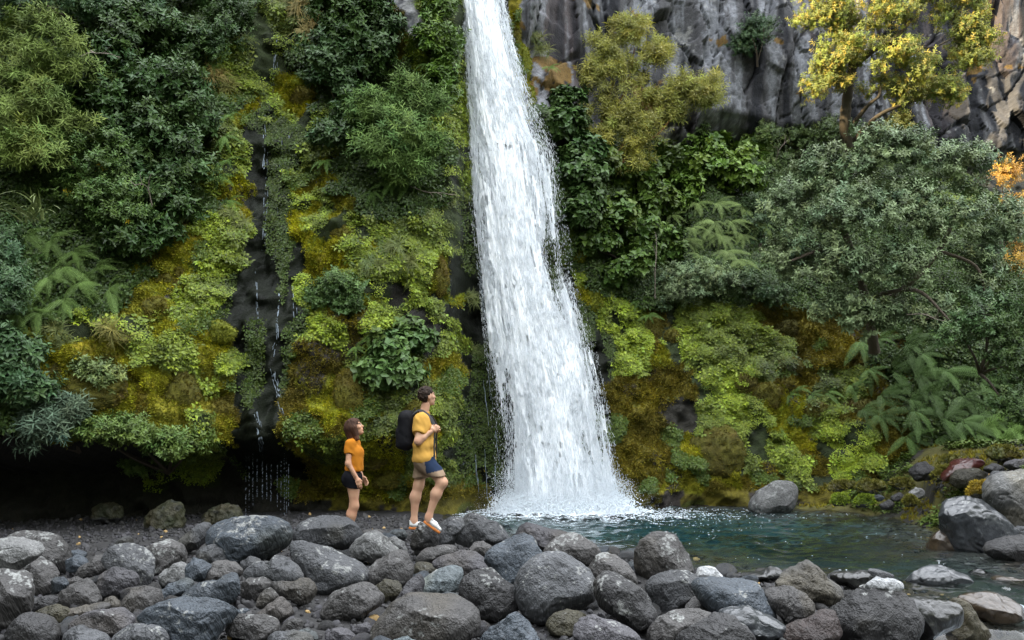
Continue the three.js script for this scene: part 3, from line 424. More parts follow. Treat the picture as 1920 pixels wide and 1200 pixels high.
ROCKS.forEach(([flat, base, tone, lichen, angular, label], ri) => {
  const pts = []; for (let i = 0; i < flat.length; i += 2) pts.push([flat[i], flat[i + 1]]);
  let A = 0, cx = 0, cy = 0; pts.forEach(([x, y], i) => { const [u, v] = pts[(i + 1) % pts.length], w = x * v - u * y; A += w; cx += (x + u) * w; cy += (y + v) * w; }); cx /= 3 * A; cy /= 3 * A;
  const xs = pts.map(p => p[0]), ys = pts.map(p => p[1]), w = Math.max(...xs) - Math.min(...xs), hgt = Math.max(...ys) - Math.min(...ys);
  let d = base < 0 ? -base : baseDistance(cx, Math.min(base, 1228));
  let s = d / FOC, hz = 0.5 * Math.sqrt(w * hgt) * s * (base < 0 ? 0.85 : 0.95); if (base > 0) { d += hz * 0.35; s = d / FOC; }
  const tab = []; for (let k = 0; k < 96; k++) {                  // outline as radius over angle
    const a = k / 96 * 2 * Math.PI, dx = Math.cos(a), dy = -Math.sin(a); let best = 0;
    pts.forEach(([x, y], i) => { const [u, v] = pts[(i + 1) % pts.length], ex = u - x, ey = v - y, den = dx * ey - dy * ex; if (Math.abs(den) < 1e-9) return; const t = ((x - cx) * ey - (y - cy) * ex) / den, q = ((x - cx) * dy - (y - cy) * dx) / den; if (t > 0 && q >= -1e-6 && q <= 1 + 1e-6) best = Math.max(best, t); });
    tab.push(best * s * 1.17);
  }
  const sm = tab.map((_, k) => { let t = 0, z = 0; for (let e = -5; e <= 5; e++) { const q = Math.exp(-e * e / 10); t += q * tab[(k + e + 96) % 96]; z += q; } return t / z; });
  const radius = a => { const k = (a / (2 * Math.PI) * 96 + 192) % 96, i = Math.floor(k); return lerp(sm[i % 96], sm[(i + 1) % 96], k - i); };
  const wpx = Math.max(w, hgt), g = rockGeometry(radius, hz, tone, lichen, angular, ri + 3, wpx > 90 ? 26 : wpx > 45 ? 18 : 12);
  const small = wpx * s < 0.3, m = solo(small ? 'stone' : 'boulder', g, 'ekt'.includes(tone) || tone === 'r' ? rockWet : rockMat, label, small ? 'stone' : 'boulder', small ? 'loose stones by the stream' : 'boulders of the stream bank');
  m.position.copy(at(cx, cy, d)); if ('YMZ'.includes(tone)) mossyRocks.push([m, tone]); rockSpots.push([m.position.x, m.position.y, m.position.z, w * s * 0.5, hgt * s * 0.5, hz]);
});
// ---------------------------------------------------------------- leaf geometry shared by all plants
function geoOf(pos, idx, col) { const g = new THREE.BufferGeometry(); g.setAttribute('position', new THREE.Float32BufferAttribute(pos, 3)); if (col) g.setAttribute('color', new THREE.Float32BufferAttribute(col, 3)); g.setIndex(idx); g.computeVertexNormals(); return g; }
function addLeaf(pos, idx, o, dir, side, len, wid, fold = 0.25, droop = 0.15) {   // one leaf blade folded along its midrib
  const up = V().crossVectors(side, dir).normalize(), k = pos.length / 3, P = (t, s, h) => { const q = o.clone().addScaledVector(dir, t * len).addScaledVector(side, s * wid).addScaledVector(up, h - droop * len * t * t); pos.push(q.x, q.y, q.z); };
  P(0, 0, 0); P(0.32, 0.5, fold * wid); P(0.34, 0, 0); P(0.32, -0.5, fold * wid); P(0.72, 0.33, fold * wid * 0.8); P(0.74, 0, 0); P(0.72, -0.33, fold * wid * 0.8); P(1, 0, 0);
  idx.push(k, k + 1, k + 2, k, k + 2, k + 3, k + 1, k + 4, k + 5, k + 1, k + 5, k + 2, k + 2, k + 5, k + 6, k + 2, k + 6, k + 3, k + 4, k + 7, k + 5, k + 5, k + 7, k + 6);
}
const V3 = () => V(gauss(), gauss(), gauss()).normalize();
function sprig(n, len, wid, spread, twig = 0.12) {                // a twig tip with n leaves round it, growing along +y
  const pos = [], idx = [];
  for (let i = 0; i < n; i++) {
    const t = i / n, a = i * 2.4 + rr(-0.3, 0.3), lift = lerp(-0.1, 0.9, t), dir = V(Math.cos(a) * spread, lift, Math.sin(a) * spread).normalize(), side = V().crossVectors(dir, V(0, 1, 0)).normalize().applyAxisAngle(dir, rr(-0.5, 0.5));
    addLeaf(pos, idx, V(0, t * twig, 0), dir, side, len * rr(0.75, 1.1), wid * rr(0.8, 1.1), 0.22, rr(0, 0.35));
  }
  return geoOf(pos, idx);
}
const LEAF = {
  broad: [sprig(9, 0.105, 0.05, 1.1), sprig(8, 0.115, 0.055, 1.2)],
  small: [sprig(11, 0.062, 0.03, 1.0, 0.12), sprig(10, 0.068, 0.03, 1.1, 0.14)],
  narrow: [sprig(13, 0.125, 0.019, 0.8, 0.15), sprig(12, 0.13, 0.021, 0.9, 0.16)],
  round: [sprig(7, 0.14, 0.1, 1.3, 0.08), sprig(6, 0.15, 0.11, 1.4, 0.08)],
};
const creeper = [0, 1, 2].map(() => { const pos = [], idx = []; for (let i = 0; i < 7; i++) { const a = i * 2.4 + rr(0, 0.5), o = V(Math.cos(a) * rr(0.01, 0.06), rr(0, 0.035), Math.sin(a) * rr(0.01, 0.06)), dir = V(Math.cos(a), rr(-0.3, 0.7), Math.sin(a)).normalize(); addLeaf(pos, idx, o, dir, V().crossVectors(dir, V(0, 1, 0)).normalize(), rr(0.03, 0.055), rr(0.025, 0.042), 0.2, 0.3); } return geoOf(pos, idx); });
const mossTuft = [0, 1].map(() => { const pos = [], idx = []; for (let i = 0; i < 8; i++) { const a = rr(0, 6.28), r = rr(0, 0.03), o = V(Math.cos(a) * r, 0, Math.sin(a) * r), t = V(o.x * 1.7 + rr(-0.008, 0.008), rr(0.02, 0.042), o.z * 1.7), s = V(Math.sin(a), 0, -Math.cos(a)).multiplyScalar(0.007), k = pos.length / 3; pos.push(o.x - s.x, o.y, o.z - s.z, o.x + s.x, o.y, o.z + s.z, t.x, t.y, t.z); idx.push(k, k + 1, k + 2); } return geoOf(pos, idx); });
const grassTuft = [0, 1].map(() => { const pos = [], idx = []; for (let i = 0; i < 26; i++) { const a = rr(0, 6.28), L = rr(0.28, 0.5), out = rr(0.2, 0.75), w = rr(0.005, 0.009); const k = pos.length / 3, sx = Math.sin(a) * w, sz = -Math.cos(a) * w; for (let q = 0; q <= 4; q++) { const t = q / 4, x = Math.cos(a) * out * L * t, z = Math.sin(a) * out * L * t, y = L * (0.55 * t - 0.95 * t * t * out), f = 1 - 0.9 * t; pos.push(x - sx * f, y, z - sz * f, x + sx * f, y, z + sz * f); if (q < 4) { const e = k + q * 2; idx.push(e, e + 1, e + 3, e, e + 3, e + 2); } } } return geoOf(pos, idx); });
function leafMat(r = 0.5, t = 0.25) { return new THREE.MeshPhysicalMaterial({ color: 0xffffff, roughness: r, transmission: 0, side: THREE.DoubleSide, specularIntensity: 0.42 }); }
const glossLeaf = leafMat(0.36), mattLeaf = leafMat(0.65), mossLeaf = new THREE.MeshStandardMaterial({ color: 0xffffff, roughness: 1, side: THREE.DoubleSide });
const thinLeaf = new THREE.MeshPhysicalMaterial({ color: 0xffffff, roughness: 0.95, transmission: 0.4, thickness: 0, side: THREE.DoubleSide });
const barkMat = (r, g, b) => new THREE.MeshStandardMaterial({ color: rgb(r, g, b), roughness: 0.9, bumpMap: grainBump, bumpScale: 0.01 });
const bark = barkMat(0.09, 0.07, 0.05), orangeBark = barkMat(0.28, 0.13, 0.06), darkBark = barkMat(0.05, 0.04, 0.025), deadBark = barkMat(0.24, 0.2, 0.16);
const M4 = new THREE.Matrix4(), Q4 = new THREE.Quaternion(), YUP = V(0, 1, 0);
function copies(name, geos, mat, list, parent, kind = 'stuff') {  // list of [position, direction, scale, colour]
  geos.forEach((geo, gi) => {
    const L = list.filter((_, i) => i % geos.length === gi); if (!L.length) return;
    const im = new THREE.InstancedMesh(geo, mat, L.length); im.name = name; shade(im); if (kind) im.userData.kind = kind;
    L.forEach(([p, d, s, c], i) => {
      Q4.setFromUnitVectors(YUP, d); Q4.multiply(new THREE.Quaternion().setFromAxisAngle(YUP, rr(0, 6.28)));
      im.setMatrixAt(i, M4.compose(p, Q4, Array.isArray(s) ? V(...s) : V(s, s, s))); im.setColorAt(i, c);
    });
    parent.add(im);
  });
}
function limb(pts, r0, r1, seg = 6) {                             // tapered branch along a smooth line
  const curve = new THREE.CatmullRomCurve3(pts), n = Math.max(6, pts.length * 5), g = new THREE.TubeGeometry(curve, n, 1, seg, false), p = g.attributes.position, q = V(), c = V();
  for (let i = 0; i <= n; i++) { curve.getPointAt(i / n, c); const r = lerp(r0, r1, i / n) * (1 + 0.12 * noise(i * 0.9, r0 * 90, 1)); for (let j = 0; j <= seg; j++) { const k = i * (seg + 1) + j; q.set(p.getX(k), p.getY(k), p.getZ(k)).sub(c).multiplyScalar(r).add(c); p.setXYZ(k, q.x, q.y, q.z); } }
  g.computeVertexNormals(); return g;
}
const tint = (c, v = 0.3) => { const f = Math.max(0.3, 1 + v * gauss() * 1.4), w = 0.12 * gauss(); return rgb(c[0] * f * (1 + w), c[1] * f, c[2] * f * (1 - w)); };
let leafTotal = 0;
// A shrub or tree: lobes [px, py, rx, ry] in photo pixels stand off the cliff by `off` metres (or at distance d)
function plant(name, label, category, group, o) {
  const lobes = o.lobes.map(([px, py, rx, ry, dd = 0]) => {
    rx *= o.grow ?? 1; ry *= o.grow ?? 1; const h = o.d ? at(px, py, o.d + dd) : hit(px, py), d0 = -h.z, s0 = d0 / FOC, off = o.d ? 0 : (o.off ?? 0.35) + Math.min(rx, ry) * s0 * 0.35, d = d0 - off;
    return { c: at(px, py, d), rx: rx * d / FOC, ry: ry * d / FOC, rz: Math.min(1.1, Math.sqrt(rx * ry) * d / FOC * 0.75) };
  });
  for (const l of [...lobes]) if ((o.split ?? 5) > 0) {              // break each lobe into smaller uneven ones
    const n = o.split ?? 5; for (let i = 0; i < n; i++) { const q = V3(), f = o.loose ? rr(0.25, 0.5) : rr(0.4, 0.62); lobes.push({ c: l.c.clone().add(V(q.x * l.rx * (o.loose ?? 0.7), q.y * l.ry * (o.loose ?? 0.7), Math.abs(q.z) * l.rz * 0.7)), rx: l.rx * f, ry: l.ry * f, rz: l.rz * f, sub: true }); } l.rx *= o.loose ? 0.5 : 0.72; l.ry *= o.loose ? 0.45 : 0.72;
  }
  const mid = lobes.reduce((a, l) => a.add(l.c), V()).divideScalar(lobes.length), root = o.root ? at(o.root[0], o.root[1], o.root[2]) : mid.clone().add(V(0, -0.5, -0.9));
  const g = thing(name, label, category, group, root);
  const list = [], twigs = [];
  for (const l of lobes) {
    l.c.sub(root);
    const area = l.rx * l.ry + l.ry * l.rz + l.rx * l.rz, clumps = Math.max(4, Math.round(area * 12 * (o.clumps ?? 1)));
    for (let k = 0; k < clumps; k++) {
      const n = V3(); if (n.z < -0.35) n.z *= -0.6; if (n.y < -0.55) n.y *= -1; n.normalize();
      const rad = Math.pow(rnd(), 0.45), cc = V(l.c.x + n.x * l.rx * rad, l.c.y + n.y * l.ry * rad, l.c.z + n.z * l.rz * rad), cr = rr(0.13, 0.28) * (o.clumpSize ?? 1), cs = tint(o.color, 0.22), m = Math.round(rr(9, 17) * (o.density ?? 1));
      if (rnd() < 0.25) twigs.push(cc);
      for (let i = 0; i < m; i++) {
        const q = V3(), p = cc.clone().addScaledVector(V(q.x, q.y * 0.75, q.z), cr * Math.pow(rnd(), 0.5)), dir = V().copy(n).multiplyScalar(0.7).addScaledVector(q, 0.7).add(V(0, o.droop ? -0.5 : 0.45, 0.15)).normalize();
        const c = cs.clone(); c.multiplyScalar(Math.max(0.4, 1 + 0.25 * gauss())); if (o.accent && rnd() < o.accent[1]) c.setRGB(...o.accent[0]);
        list.push([p, dir, (o.size ?? 1) * rr(0.7, 1.25), c]);
      }
    }
  }
  leafTotal += list.length;
  copies('crown', LEAF[o.leaf], o.mat ?? glossLeaf, list, g);
  const bm = o.bark ?? bark;
  if (o.limbs) for (const [r0, r1, ...pts] of o.limbs) part('branch', limb(pts.map(([px, py, d]) => at(px, py, d).sub(root)), r0, r1, 8), bm, g);
  else lobes.slice(0, 7).forEach(l => { const e = l.c.clone().add(V(0, -l.ry * 0.2, 0)); part('branch', limb([V(0, 0, 0), e.clone().multiplyScalar(0.5).add(V(rr(-0.15, 0.15), rr(-0.1, 0.2), 0.1)), e], 0.035, 0.012, 5), bm, g); });
  const tw = twigs.slice(0, o.twigs ?? 40).map(e => { const l = lobes.reduce((a, b) => a.c.distanceTo(e) < b.c.distanceTo(e) ? a : b).c; const m = l.clone().lerp(e, 0.5).add(V(rr(-0.08, 0.08), rr(-0.08, 0.08), rr(-0.05, 0.1))); return limb([l.clone(), m, e.clone().lerp(l, -0.1)], 0.01, 0.004, 4); });
  if (tw.length) { const t = part('twigs', mergeGeometries(tw), o.twigMat ?? bm, g); t.userData.kind = 'stuff'; }
  return g;
}
// ---------------------------------------------------------------- shrubs and trees
const DARK = [0.042, 0.08, 0.02], BLUE = [0.05, 0.095, 0.035], MID = [0.075, 0.135, 0.018], PALE = [0.135, 0.185, 0.038], GREY = [0.135, 0.185, 0.085], LIME = [0.12, 0.17, 0.03], GOLD = [0.3, 0.25, 0.03];
const SHRUBS = 'shrubs growing on the cliff';
plant('shrub', 'pale willow-leaved shrub filling the upper left edge', 'shrub', SHRUBS, { leaf: 'narrow', color: PALE, mat: mattLeaf, off: 0.5, lobes: [[60, 110, 110, 70], [120, 170, 80, 60], [40, 220, 90, 70], [110, 250, 60, 50], [60, 290, 80, 50]] });
plant('shrub', 'dark leafy shrub in the top left corner', 'shrub', SHRUBS, { leaf: 'small', color: BLUE, off: 0.3, lobes: [[40, 10, 100, 50], [180, 30, 80, 45], [290, 20, 90, 45], [100, -40, 150, 40], [300, -40, 150, 40]] });
plant('shrub', 'dark glossy shrub right of the willow-leaved one', 'shrub', SHRUBS, { leaf: 'broad', color: DARK, off: 0.4, lobes: [[230, 110, 80, 60], [300, 170, 80, 60], [210, 190, 60, 50], [330, 100, 60, 50], [260, 60, 70, 40]] });
plant('shrub', 'dark drooping shrub in the middle of the upper left bank', 'shrub', SHRUBS, { leaf: 'broad', color: [0.05, 0.09, 0.026], off: 0.35, lobes: [[270, 250, 80, 50], [350, 220, 55, 55], [240, 310, 55, 45], [340, 310, 60, 50], [300, 370, 60, 40]] });
plant('shrub', 'green shrub dotted with yellow flowers on the left bank', 'shrub', SHRUBS, { leaf: 'small', color: [0.072, 0.125, 0.028], off: 0.5, accent: [[0.5, 0.34, 0.02], 0.012], lobes: [[170, 300, 75, 50], [210, 360, 55, 50], [230, 410, 45, 40], [150, 350, 45, 35]] });
plant('shrub', 'small dark shrub right above the yellow moss on the left', 'shrub', SHRUBS, { leaf: 'broad', color: DARK, off: 0.25, lobes: [[290, 420, 50, 25], [240, 455, 40, 30], [340, 400, 40, 30]] });
plant('shrub', 'leafy shrub left of the trickle at the top', 'shrub', SHRUBS, { leaf: 'small', color: DARK, off: 0.3, lobes: [[420, 50, 50, 55], [440, 10, 45, 40], [390, -30, 60, 40], [380, 90, 40, 40]] });
plant('shrub', 'dark shrub right of the trickle at the top', 'shrub', SHRUBS, { leaf: 'broad', color: DARK, off: 0.3, lobes: [[640, 50, 50, 50], [680, 100, 55, 50], [620, 10, 45, 40], [690, 20, 45, 40], [640, -40, 90, 40]] });
plant('shrub', 'dark fern-leaved shrub below the rock notch left of the fall', 'shrub', SHRUBS, { leaf: 'broad', color: [0.046, 0.085, 0.028], off: 0.3, lobes: [[640, 150, 50, 45], [610, 110, 40, 50], [720, 80, 35, 45], [660, 210, 40, 40], [630, 260, 40, 40]] });
plant('shrub', 'large mid-green bushy shrub left of the main waterfall', 'shrub', SHRUBS, { leaf: 'narrow', color: [0.09, 0.155, 0.034], mat: mattLeaf, off: 0.55, lobes: [[740, 190, 55, 45], [790, 200, 45, 40], [750, 250, 70, 45], [720, 300, 55, 35], [790, 265, 45, 45], [700, 220, 35, 40], [770, 320, 40, 30]] });
plant('shrub', 'fresh green shrub overhanging the lip left of the main fall', 'shrub', SHRUBS, { leaf: 'broad', color: MID, off: 0.3, lobes: [[830, 30, 30, 45], [838, 100, 24, 40], [808, 70, 28, 30], [820, -30, 40, 40], [838, 160, 20, 30]] });
plant('shrub', 'dark leafy shrub hugging the cliff right of the fall', 'shrub', SHRUBS, { leaf: 'round', color: DARK, off: 0.3, lobes: [[1060, 240, 36, 30], [1080, 290, 45, 36], [1100, 350, 45, 45], [1060, 200, 30, 25], [1090, 400, 36, 30]] });
plant('shrub', 'tangled green shrub below the orange-barked tree', 'shrub', SHRUBS, { leaf: 'round', color: [0.075, 0.12, 0.02], off: 0.35, lobes: [[1180, 340, 65, 45], [1240, 310, 55, 35], [1150, 400, 60, 45], [1220, 400, 50, 40], [1120, 300, 40, 40]], twigMat: deadBark, twigs: 60 });
plant('shrub', 'bright green broad-leaved shrub above the pale fern patch', 'shrub', SHRUBS, { leaf: 'round', color: [0.1, 0.17, 0.026], off: 0.4, lobes: [[1260, 370, 60, 35], [1320, 320, 60, 45], [1390, 330, 45, 50], [1340, 280, 45, 35], [1420, 290, 35, 35]] });
plant('shrub', 'shaded leafy shrub at mid height right of the fall', 'shrub', SHRUBS, { leaf: 'round', color: [0.06, 0.105, 0.02], off: 0.3, lobes: [[1130, 450, 45, 40], [1200, 450, 55, 45], [1180, 510, 45, 36], [1250, 470, 40, 40]] });
plant('shrub', 'grey-leaved low shrub below the pale fern patch', 'shrub', SHRUBS, { leaf: 'small', color: GREY, off: 0.3, lobes: [[1290, 530, 55, 30], [1340, 540, 45, 30], [1250, 545, 40, 30]] });
plant('tree', 'big round grey-green tree leaning out over the right bank', 'tree', null, { leaf: 'small', color: GREY, d: 17.6, clumps: 0.95, size: 1.2, density: 1.1, root: [1640, 660, 18.8], twigs: 90,
  lobes: [[1560, 330, 100, 60], [1680, 300, 115, 55, -0.2], [1790, 330, 85, 60], [1500, 400, 80, 60], [1620, 410, 120, 70, -0.6], [1750, 420, 100, 70, -0.5], [1850, 430, 60, 70, 0.1], [1470, 480, 60, 55], [1570, 510, 80, 55, -0.5], [1690, 510, 75, 55, -0.5], [1590, 585, 55, 35, -0.3], [1840, 520, 55, 55], [1660, 600, 60, 35, -0.2], [1730, 590, 55, 35, -0.3]],
  limbs: [[0.12, 0.05, [1640, 660, 18.8], [1625, 570, 18.2], [1600, 480, 17.7], [1560, 380, 17.6]], [0.09, 0.03, [1625, 580, 18.3], [1690, 545, 17.6], [1760, 470, 17.3], [1800, 380, 17.4]], [0.07, 0.02, [1615, 575, 18.2], [1660, 550, 17.2], [1720, 545, 16.9], [1780, 600, 16.7]], [0.07, 0.02, [1600, 480, 17.7], [1540, 470, 17.2], [1480, 490, 17.0]], [0.05, 0.015, [1760, 470, 17.3], [1830, 500, 17.2], [1850, 560, 17.2]], [0.04, 0.012, [1660, 590, 18.0], [1710, 600, 17.1], [1790, 590, 16.9]]] });
plant('shrub', 'dark mixed shrub at the right edge above the rocks', 'shrub', SHRUBS, { leaf: 'small', color: [0.058, 0.1, 0.03], d: 15.6, lobes: [[1860, 600, 55, 50], [1890, 680, 45, 55], [1800, 620, 60, 40, 0.5], [1890, 760, 35, 45], [1930, 560, 40, 60]] });
plant('shrub', 'shrub at the far right edge with warm sunlight painted into its orange leaves', 'shrub', SHRUBS, { leaf: 'small', color: [0.42, 0.25, 0.03], d: 19.8, mat: thinLeaf, density: 0.5, clumps: 0.6, lobes: [[1900, 400, 28, 40], [1905, 500, 28, 45], [1900, 600, 24, 40], [1915, 690, 22, 40], [1880, 330, 30, 30]] });  // orange leaf colour stands in for low sun on the foliage
plant('shrub', 'small shrub clinging to a crack in the grey rock wall', 'shrub', SHRUBS, { leaf: 'small', color: [0.055, 0.1, 0.04], off: 0.25, density: 0.8, lobes: [[1410, 70, 32, 26], [1430, 50, 22, 20], [1395, 90, 20, 16]], root: [1420, 125, 23.2], limbs: [[0.03, 0.01, [1420, 125, 23.3], [1418, 95, 23.0], [1410, 70, 22.8]], [0.02, 0.008, [1420, 115, 23.2], [1430, 80, 22.9], [1432, 50, 22.8]]] });
plant('shrub', 'mixed light green shrubbery at the foot of the golden tree', 'shrub', SHRUBS, { leaf: 'small', color: [0.1, 0.15, 0.045], off: 0.4, lobes: [[1500, 275, 36, 30], [1545, 250, 45, 30], [1460, 310, 36, 45], [1610, 270, 45, 22], [1430, 260, 24, 24]] });
plant('shrub', 'small yellow-green bush right of the golden tree trunk', 'shrub', SHRUBS, { leaf: 'small', color: [0.26, 0.24, 0.04], off: 0.4, lobes: [[1690, 235, 26, 16], [1670, 245, 20, 14]] });
plant('tree', 'slender tree with orange bark and yellowish feathery leaves before the rock wall', 'tree', null, { leaf: 'narrow', color: [0.3, 0.3, 0.045], mat: thinLeaf, d: 20.6, loose: 1.05, split: 7, clumps: 0.4, density: 0.7, size: 1.1, clumpSize: 1.0, bark: orangeBark, grow: 1.1, root: [1046, 318, 20.9], twigs: 90,
  lobes: [[1170, 85, 50, 32], [1205, 125, 42, 32], [1135, 140, 34, 34], [1285, 165, 40, 30], [1255, 195, 45, 26], [1135, 205, 50, 34], [1205, 240, 45, 24], [1190, 60, 30, 18], [1195, 290, 36, 24], [1300, 190, 30, 20], [1150, 250, 36, 24]],
  limbs: [[0.075, 0.05, [1040, 318, 20.9], [1085, 314, 20.7], [1115, 295, 20.6], [1130, 270, 20.6], [1145, 250, 20.6]], [0.05, 0.015, [1145, 250, 20.6], [1142, 215, 20.6], [1165, 185, 20.6], [1180, 145, 20.6], [1190, 90, 20.6]], [0.035, 0.01, [1128, 270, 20.6], [1130, 220, 20.7], [1148, 160, 20.7], [1160, 100, 20.7]], [0.045, 0.012, [1140, 325, 20.5], [1165, 305, 20.5], [1195, 275, 20.5], [1235, 250, 20.5], [1280, 190, 20.5]], [0.03, 0.01, [1150, 300, 20.6], [1180, 250, 20.4], [1185, 230, 20.4], [1250, 200, 20.4]]] });
plant('tree', 'golden sunlit tree with a mossy dark trunk in the upper right', 'tree', null, { leaf: 'small', color: [0.2, 0.235, 0.026], accent: [[0.36, 0.29, 0.03], 0.22], mat: thinLeaf, d: 21.4, loose: 1.0, split: 9, clumps: 1.4, density: 0.9, size: 1.1, clumpSize: 1.0, grow: 1.15, bark: darkBark, root: [1590, 285, 22.4], twigs: 110,
  lobes: [[1560, 25, 55, 42], [1640, 15, 75, 45, -0.4], [1725, 15, 75, 45], [1560, 105, 52, 42], [1640, 95, 62, 36, -0.5], [1785, 45, 45, 42], [1805, 105, 34, 24], [1725, 145, 52, 32, -0.3], [1660, 180, 42, 26], [1550, 165, 34, 32], [1760, 180, 36, 22], [1650, -60, 120, 50], [1770, -40, 80, 45], [1550, -40, 70, 45], [1830, 80, 22, 20]],
  limbs: [[0.17, 0.11, [1590, 285, 22.4], [1585, 225, 21.9], [1592, 160, 21.6], [1600, 120, 21.4]], [0.1, 0.03, [1600, 125, 21.4], [1635, 95, 21.2], [1680, 70, 21.1], [1720, 20, 21.0]], [0.1, 0.03, [1598, 130, 21.4], [1590, 70, 21.3], [1570, 20, 21.3], [1560, -40, 21.3]], [0.08, 0.02, [1595, 240, 22.0], [1630, 195, 21.3], [1648, 180, 21.1], [1652, 150, 21.1]], [0.08, 0.02, [1600, 265, 22.2], [1650, 215, 21.3], [1710, 190, 21.2], [1765, 160, 21.2]], [0.05, 0.015, [1680, 70, 21.1], [1740, 90, 21.0], [1790, 70, 21.0]]] });
plant('shrub', 'dark blue-green shrub at the lower left edge above the overhang', 'shrub', SHRUBS, { leaf: 'broad', color: BLUE, off: 0.35, lobes: [[20, 650, 36, 30], [45, 690, 36, 36], [15, 720, 40, 36], [60, 730, 25, 25]] });
plant('shrub', 'bluish shrub at the left edge beside the fern bank', 'shrub', SHRUBS, { leaf: 'small', color: BLUE, off: 0.4, lobes: [[15, 500, 36, 40], [20, 560, 34, 36], [10, 450, 30, 30]] });
plant('shrub', 'grey feathery bush on the rim of the left overhang', 'shrub', SHRUBS, { leaf: 'narrow', color: [0.08, 0.12, 0.075], mat: mattLeaf, off: 0.25, lobes: [[105, 790, 36, 22], [130, 775, 25, 18], [80, 805, 24, 16]] });
plant('shrub', 'broad-leaved creeper on the bank left of the man', 'shrub', SHRUBS, { leaf: 'round', color: [0.075, 0.13, 0.035], off: 0.12, lobes: [[740, 660, 36, 26], [780, 640, 30, 30], [720, 700, 30, 22], [760, 700, 36, 22]] });
plant('shrub', 'light green creeping plant on the rim above the dark cave', 'shrub', SHRUBS, { leaf: 'small', color: [0.1, 0.155, 0.035], off: 0.12, lobes: [[190, 815, 34, 16], [240, 815, 34, 18], [300, 830, 40, 24], [350, 835, 34, 20], [330, 860, 24, 16], [260, 870, 12, 24]] });
plant('shrub', 'leafy clump in the hollow beside the trickle', 'shrub', SHRUBS, { leaf: 'small', color: [0.07, 0.125, 0.035], off: 0.15, lobes: [[640, 540, 36, 26], [660, 580, 30, 22], [610, 560, 24, 24]] });
plant('shrub', 'weed clump with pale leaves on the yellow mossy ledge at left', 'shrub', SHRUBS, { leaf: 'small', color: [0.12, 0.16, 0.05], off: 0.1, lobes: [[175, 705, 22, 18], [200, 715, 18, 14]] });
plant('shrub', 'leafy bush covering the upper bank right of the pale ferns', 'shrub', SHRUBS, { leaf: 'small', color: [0.055, 0.09, 0.035], off: 0.3, lobes: [[1420, 420, 30, 40], [1440, 560, 40, 30], [1400, 540, 36, 30]] });
// ---------------------------------------------------------------- ferns, each with its own fronds
function frondGeometry(n, arch, wide) {                           // along +x, 1 m long, arching down, pinnae on both sides
  const pos = [], idx = [];
  const C = t => V(t * (1 - 0.18 * arch * t), arch * (0.55 * t - 0.95 * t * t), 0);
  for (let i = 0; i < n; i++) {
    const t = 0.08 + 0.9 * i / (n - 1), c = C(t), w = wide * Math.pow(Math.sin(Math.PI * clamp(0.1 + 0.9 * Math.pow(t, 0.75))), 0.8) + 0.012, st = 0.24 / n;
    for (const s of [-1, 1]) { const k = pos.length / 3, sw = 0.42 * w, dr = -0.3 * w; pos.push(c.x - st, c.y, 0, c.x + st, c.y, 0, c.x + sw * 0.6 + st * 0.9, c.y + dr * 0.35, s * w * 0.6, c.x + sw * 0.6 - st * 0.9, c.y + dr * 0.35, s * w * 0.6, c.x + sw * 1.3, c.y + dr, s * w); idx.push(k, k + 1, k + 2, k, k + 2, k + 3, k + 3, k + 2, k + 4); }
  }
  for (let i = 0; i < 10; i++) { const a = C(i / 10), b = C((i + 1) / 10), w = 0.007 * (1 - i / 11), k = pos.length / 3; pos.push(a.x, a.y + 0.003, -w, a.x, a.y + 0.003, w, b.x, b.y + 0.003, w, b.x, b.y + 0.003, -w); idx.push(k, k + 1, k + 2, k, k + 2, k + 3); }
  return geoOf(pos, idx);
}
const FRONDS = [frondGeometry(26, 0.55, 0.125), frondGeometry(28, 0.85, 0.115), frondGeometry(24, 0.35, 0.135)];
const fernMats = {}; const fernMat = (k, c) => fernMats[k] ??= [0.8, 1, 1.25].map(f => new THREE.MeshPhysicalMaterial({ color: rgb(c[0] * f, c[1] * f, c[2] * f), roughness: 0.6, side: THREE.DoubleSide, specularIntensity: 0.5 }));
function fern(px, py, len, dir, n, key, color, label, group, off = 0.12, dist) {   // dir: degrees in the picture plane, 0 right, -90 down
  const h = dist ? at(px, py, dist) : hit(px, py), p = dist ? h : at(px, py, -h.z - off), L = len * -p.z / FOC, g = thing('fern', label, 'fern', group, p);
  for (let i = 0; i < n; i++) {
    const a = (dir + (i / Math.max(1, n - 1) - 0.5) * 130 + rr(-14, 14)) * Math.PI / 180, m = part('frond', FRONDS[Math.floor(rnd() * 3)], fernMat(key, color)[Math.floor(rnd() * 3)], g), out = rr(0.15, 0.9);
    const d = V(Math.cos(a), Math.sin(a) * 0.9 + 0.15, out).normalize(), side = V().crossVectors(d, V(0, 0.55, 0.85)).normalize(), up = V().crossVectors(side, d).normalize();
    m.quaternion.setFromRotationMatrix(M4.makeBasis(d, up, side)); const s = L * rr(0.55, 1.05); m.scale.set(s, s, s);
  }
}
const FD = [0.06, 0.12, 0.03], FP = [0.11, 0.18, 0.042], FM = [0.085, 0.155, 0.03];
for (const [x, y] of [[50, 440], [95, 450], [140, 470], [180, 500], [90, 520], [150, 530], [45, 545], [205, 540], [30, 590], [70, 585], [120, 560], [120, 500]]) fern(x, y, 78, -40, 6, 'p', FP, 'large arching fern in the fern bank on the left', 'ferns of the left bank', 0.3);
for (const [x, y] of [[400, 190], [430, 215], [380, 230], [420, 255], [410, 330], [430, 375], [360, 260], [350, 395], [425, 300], [400, 120], [380, 300]]) fern(x, y, 46, -60, 5, 'm', FM, 'small green fern on the slope left of the trickle', 'ferns left of the trickle', 0.3);
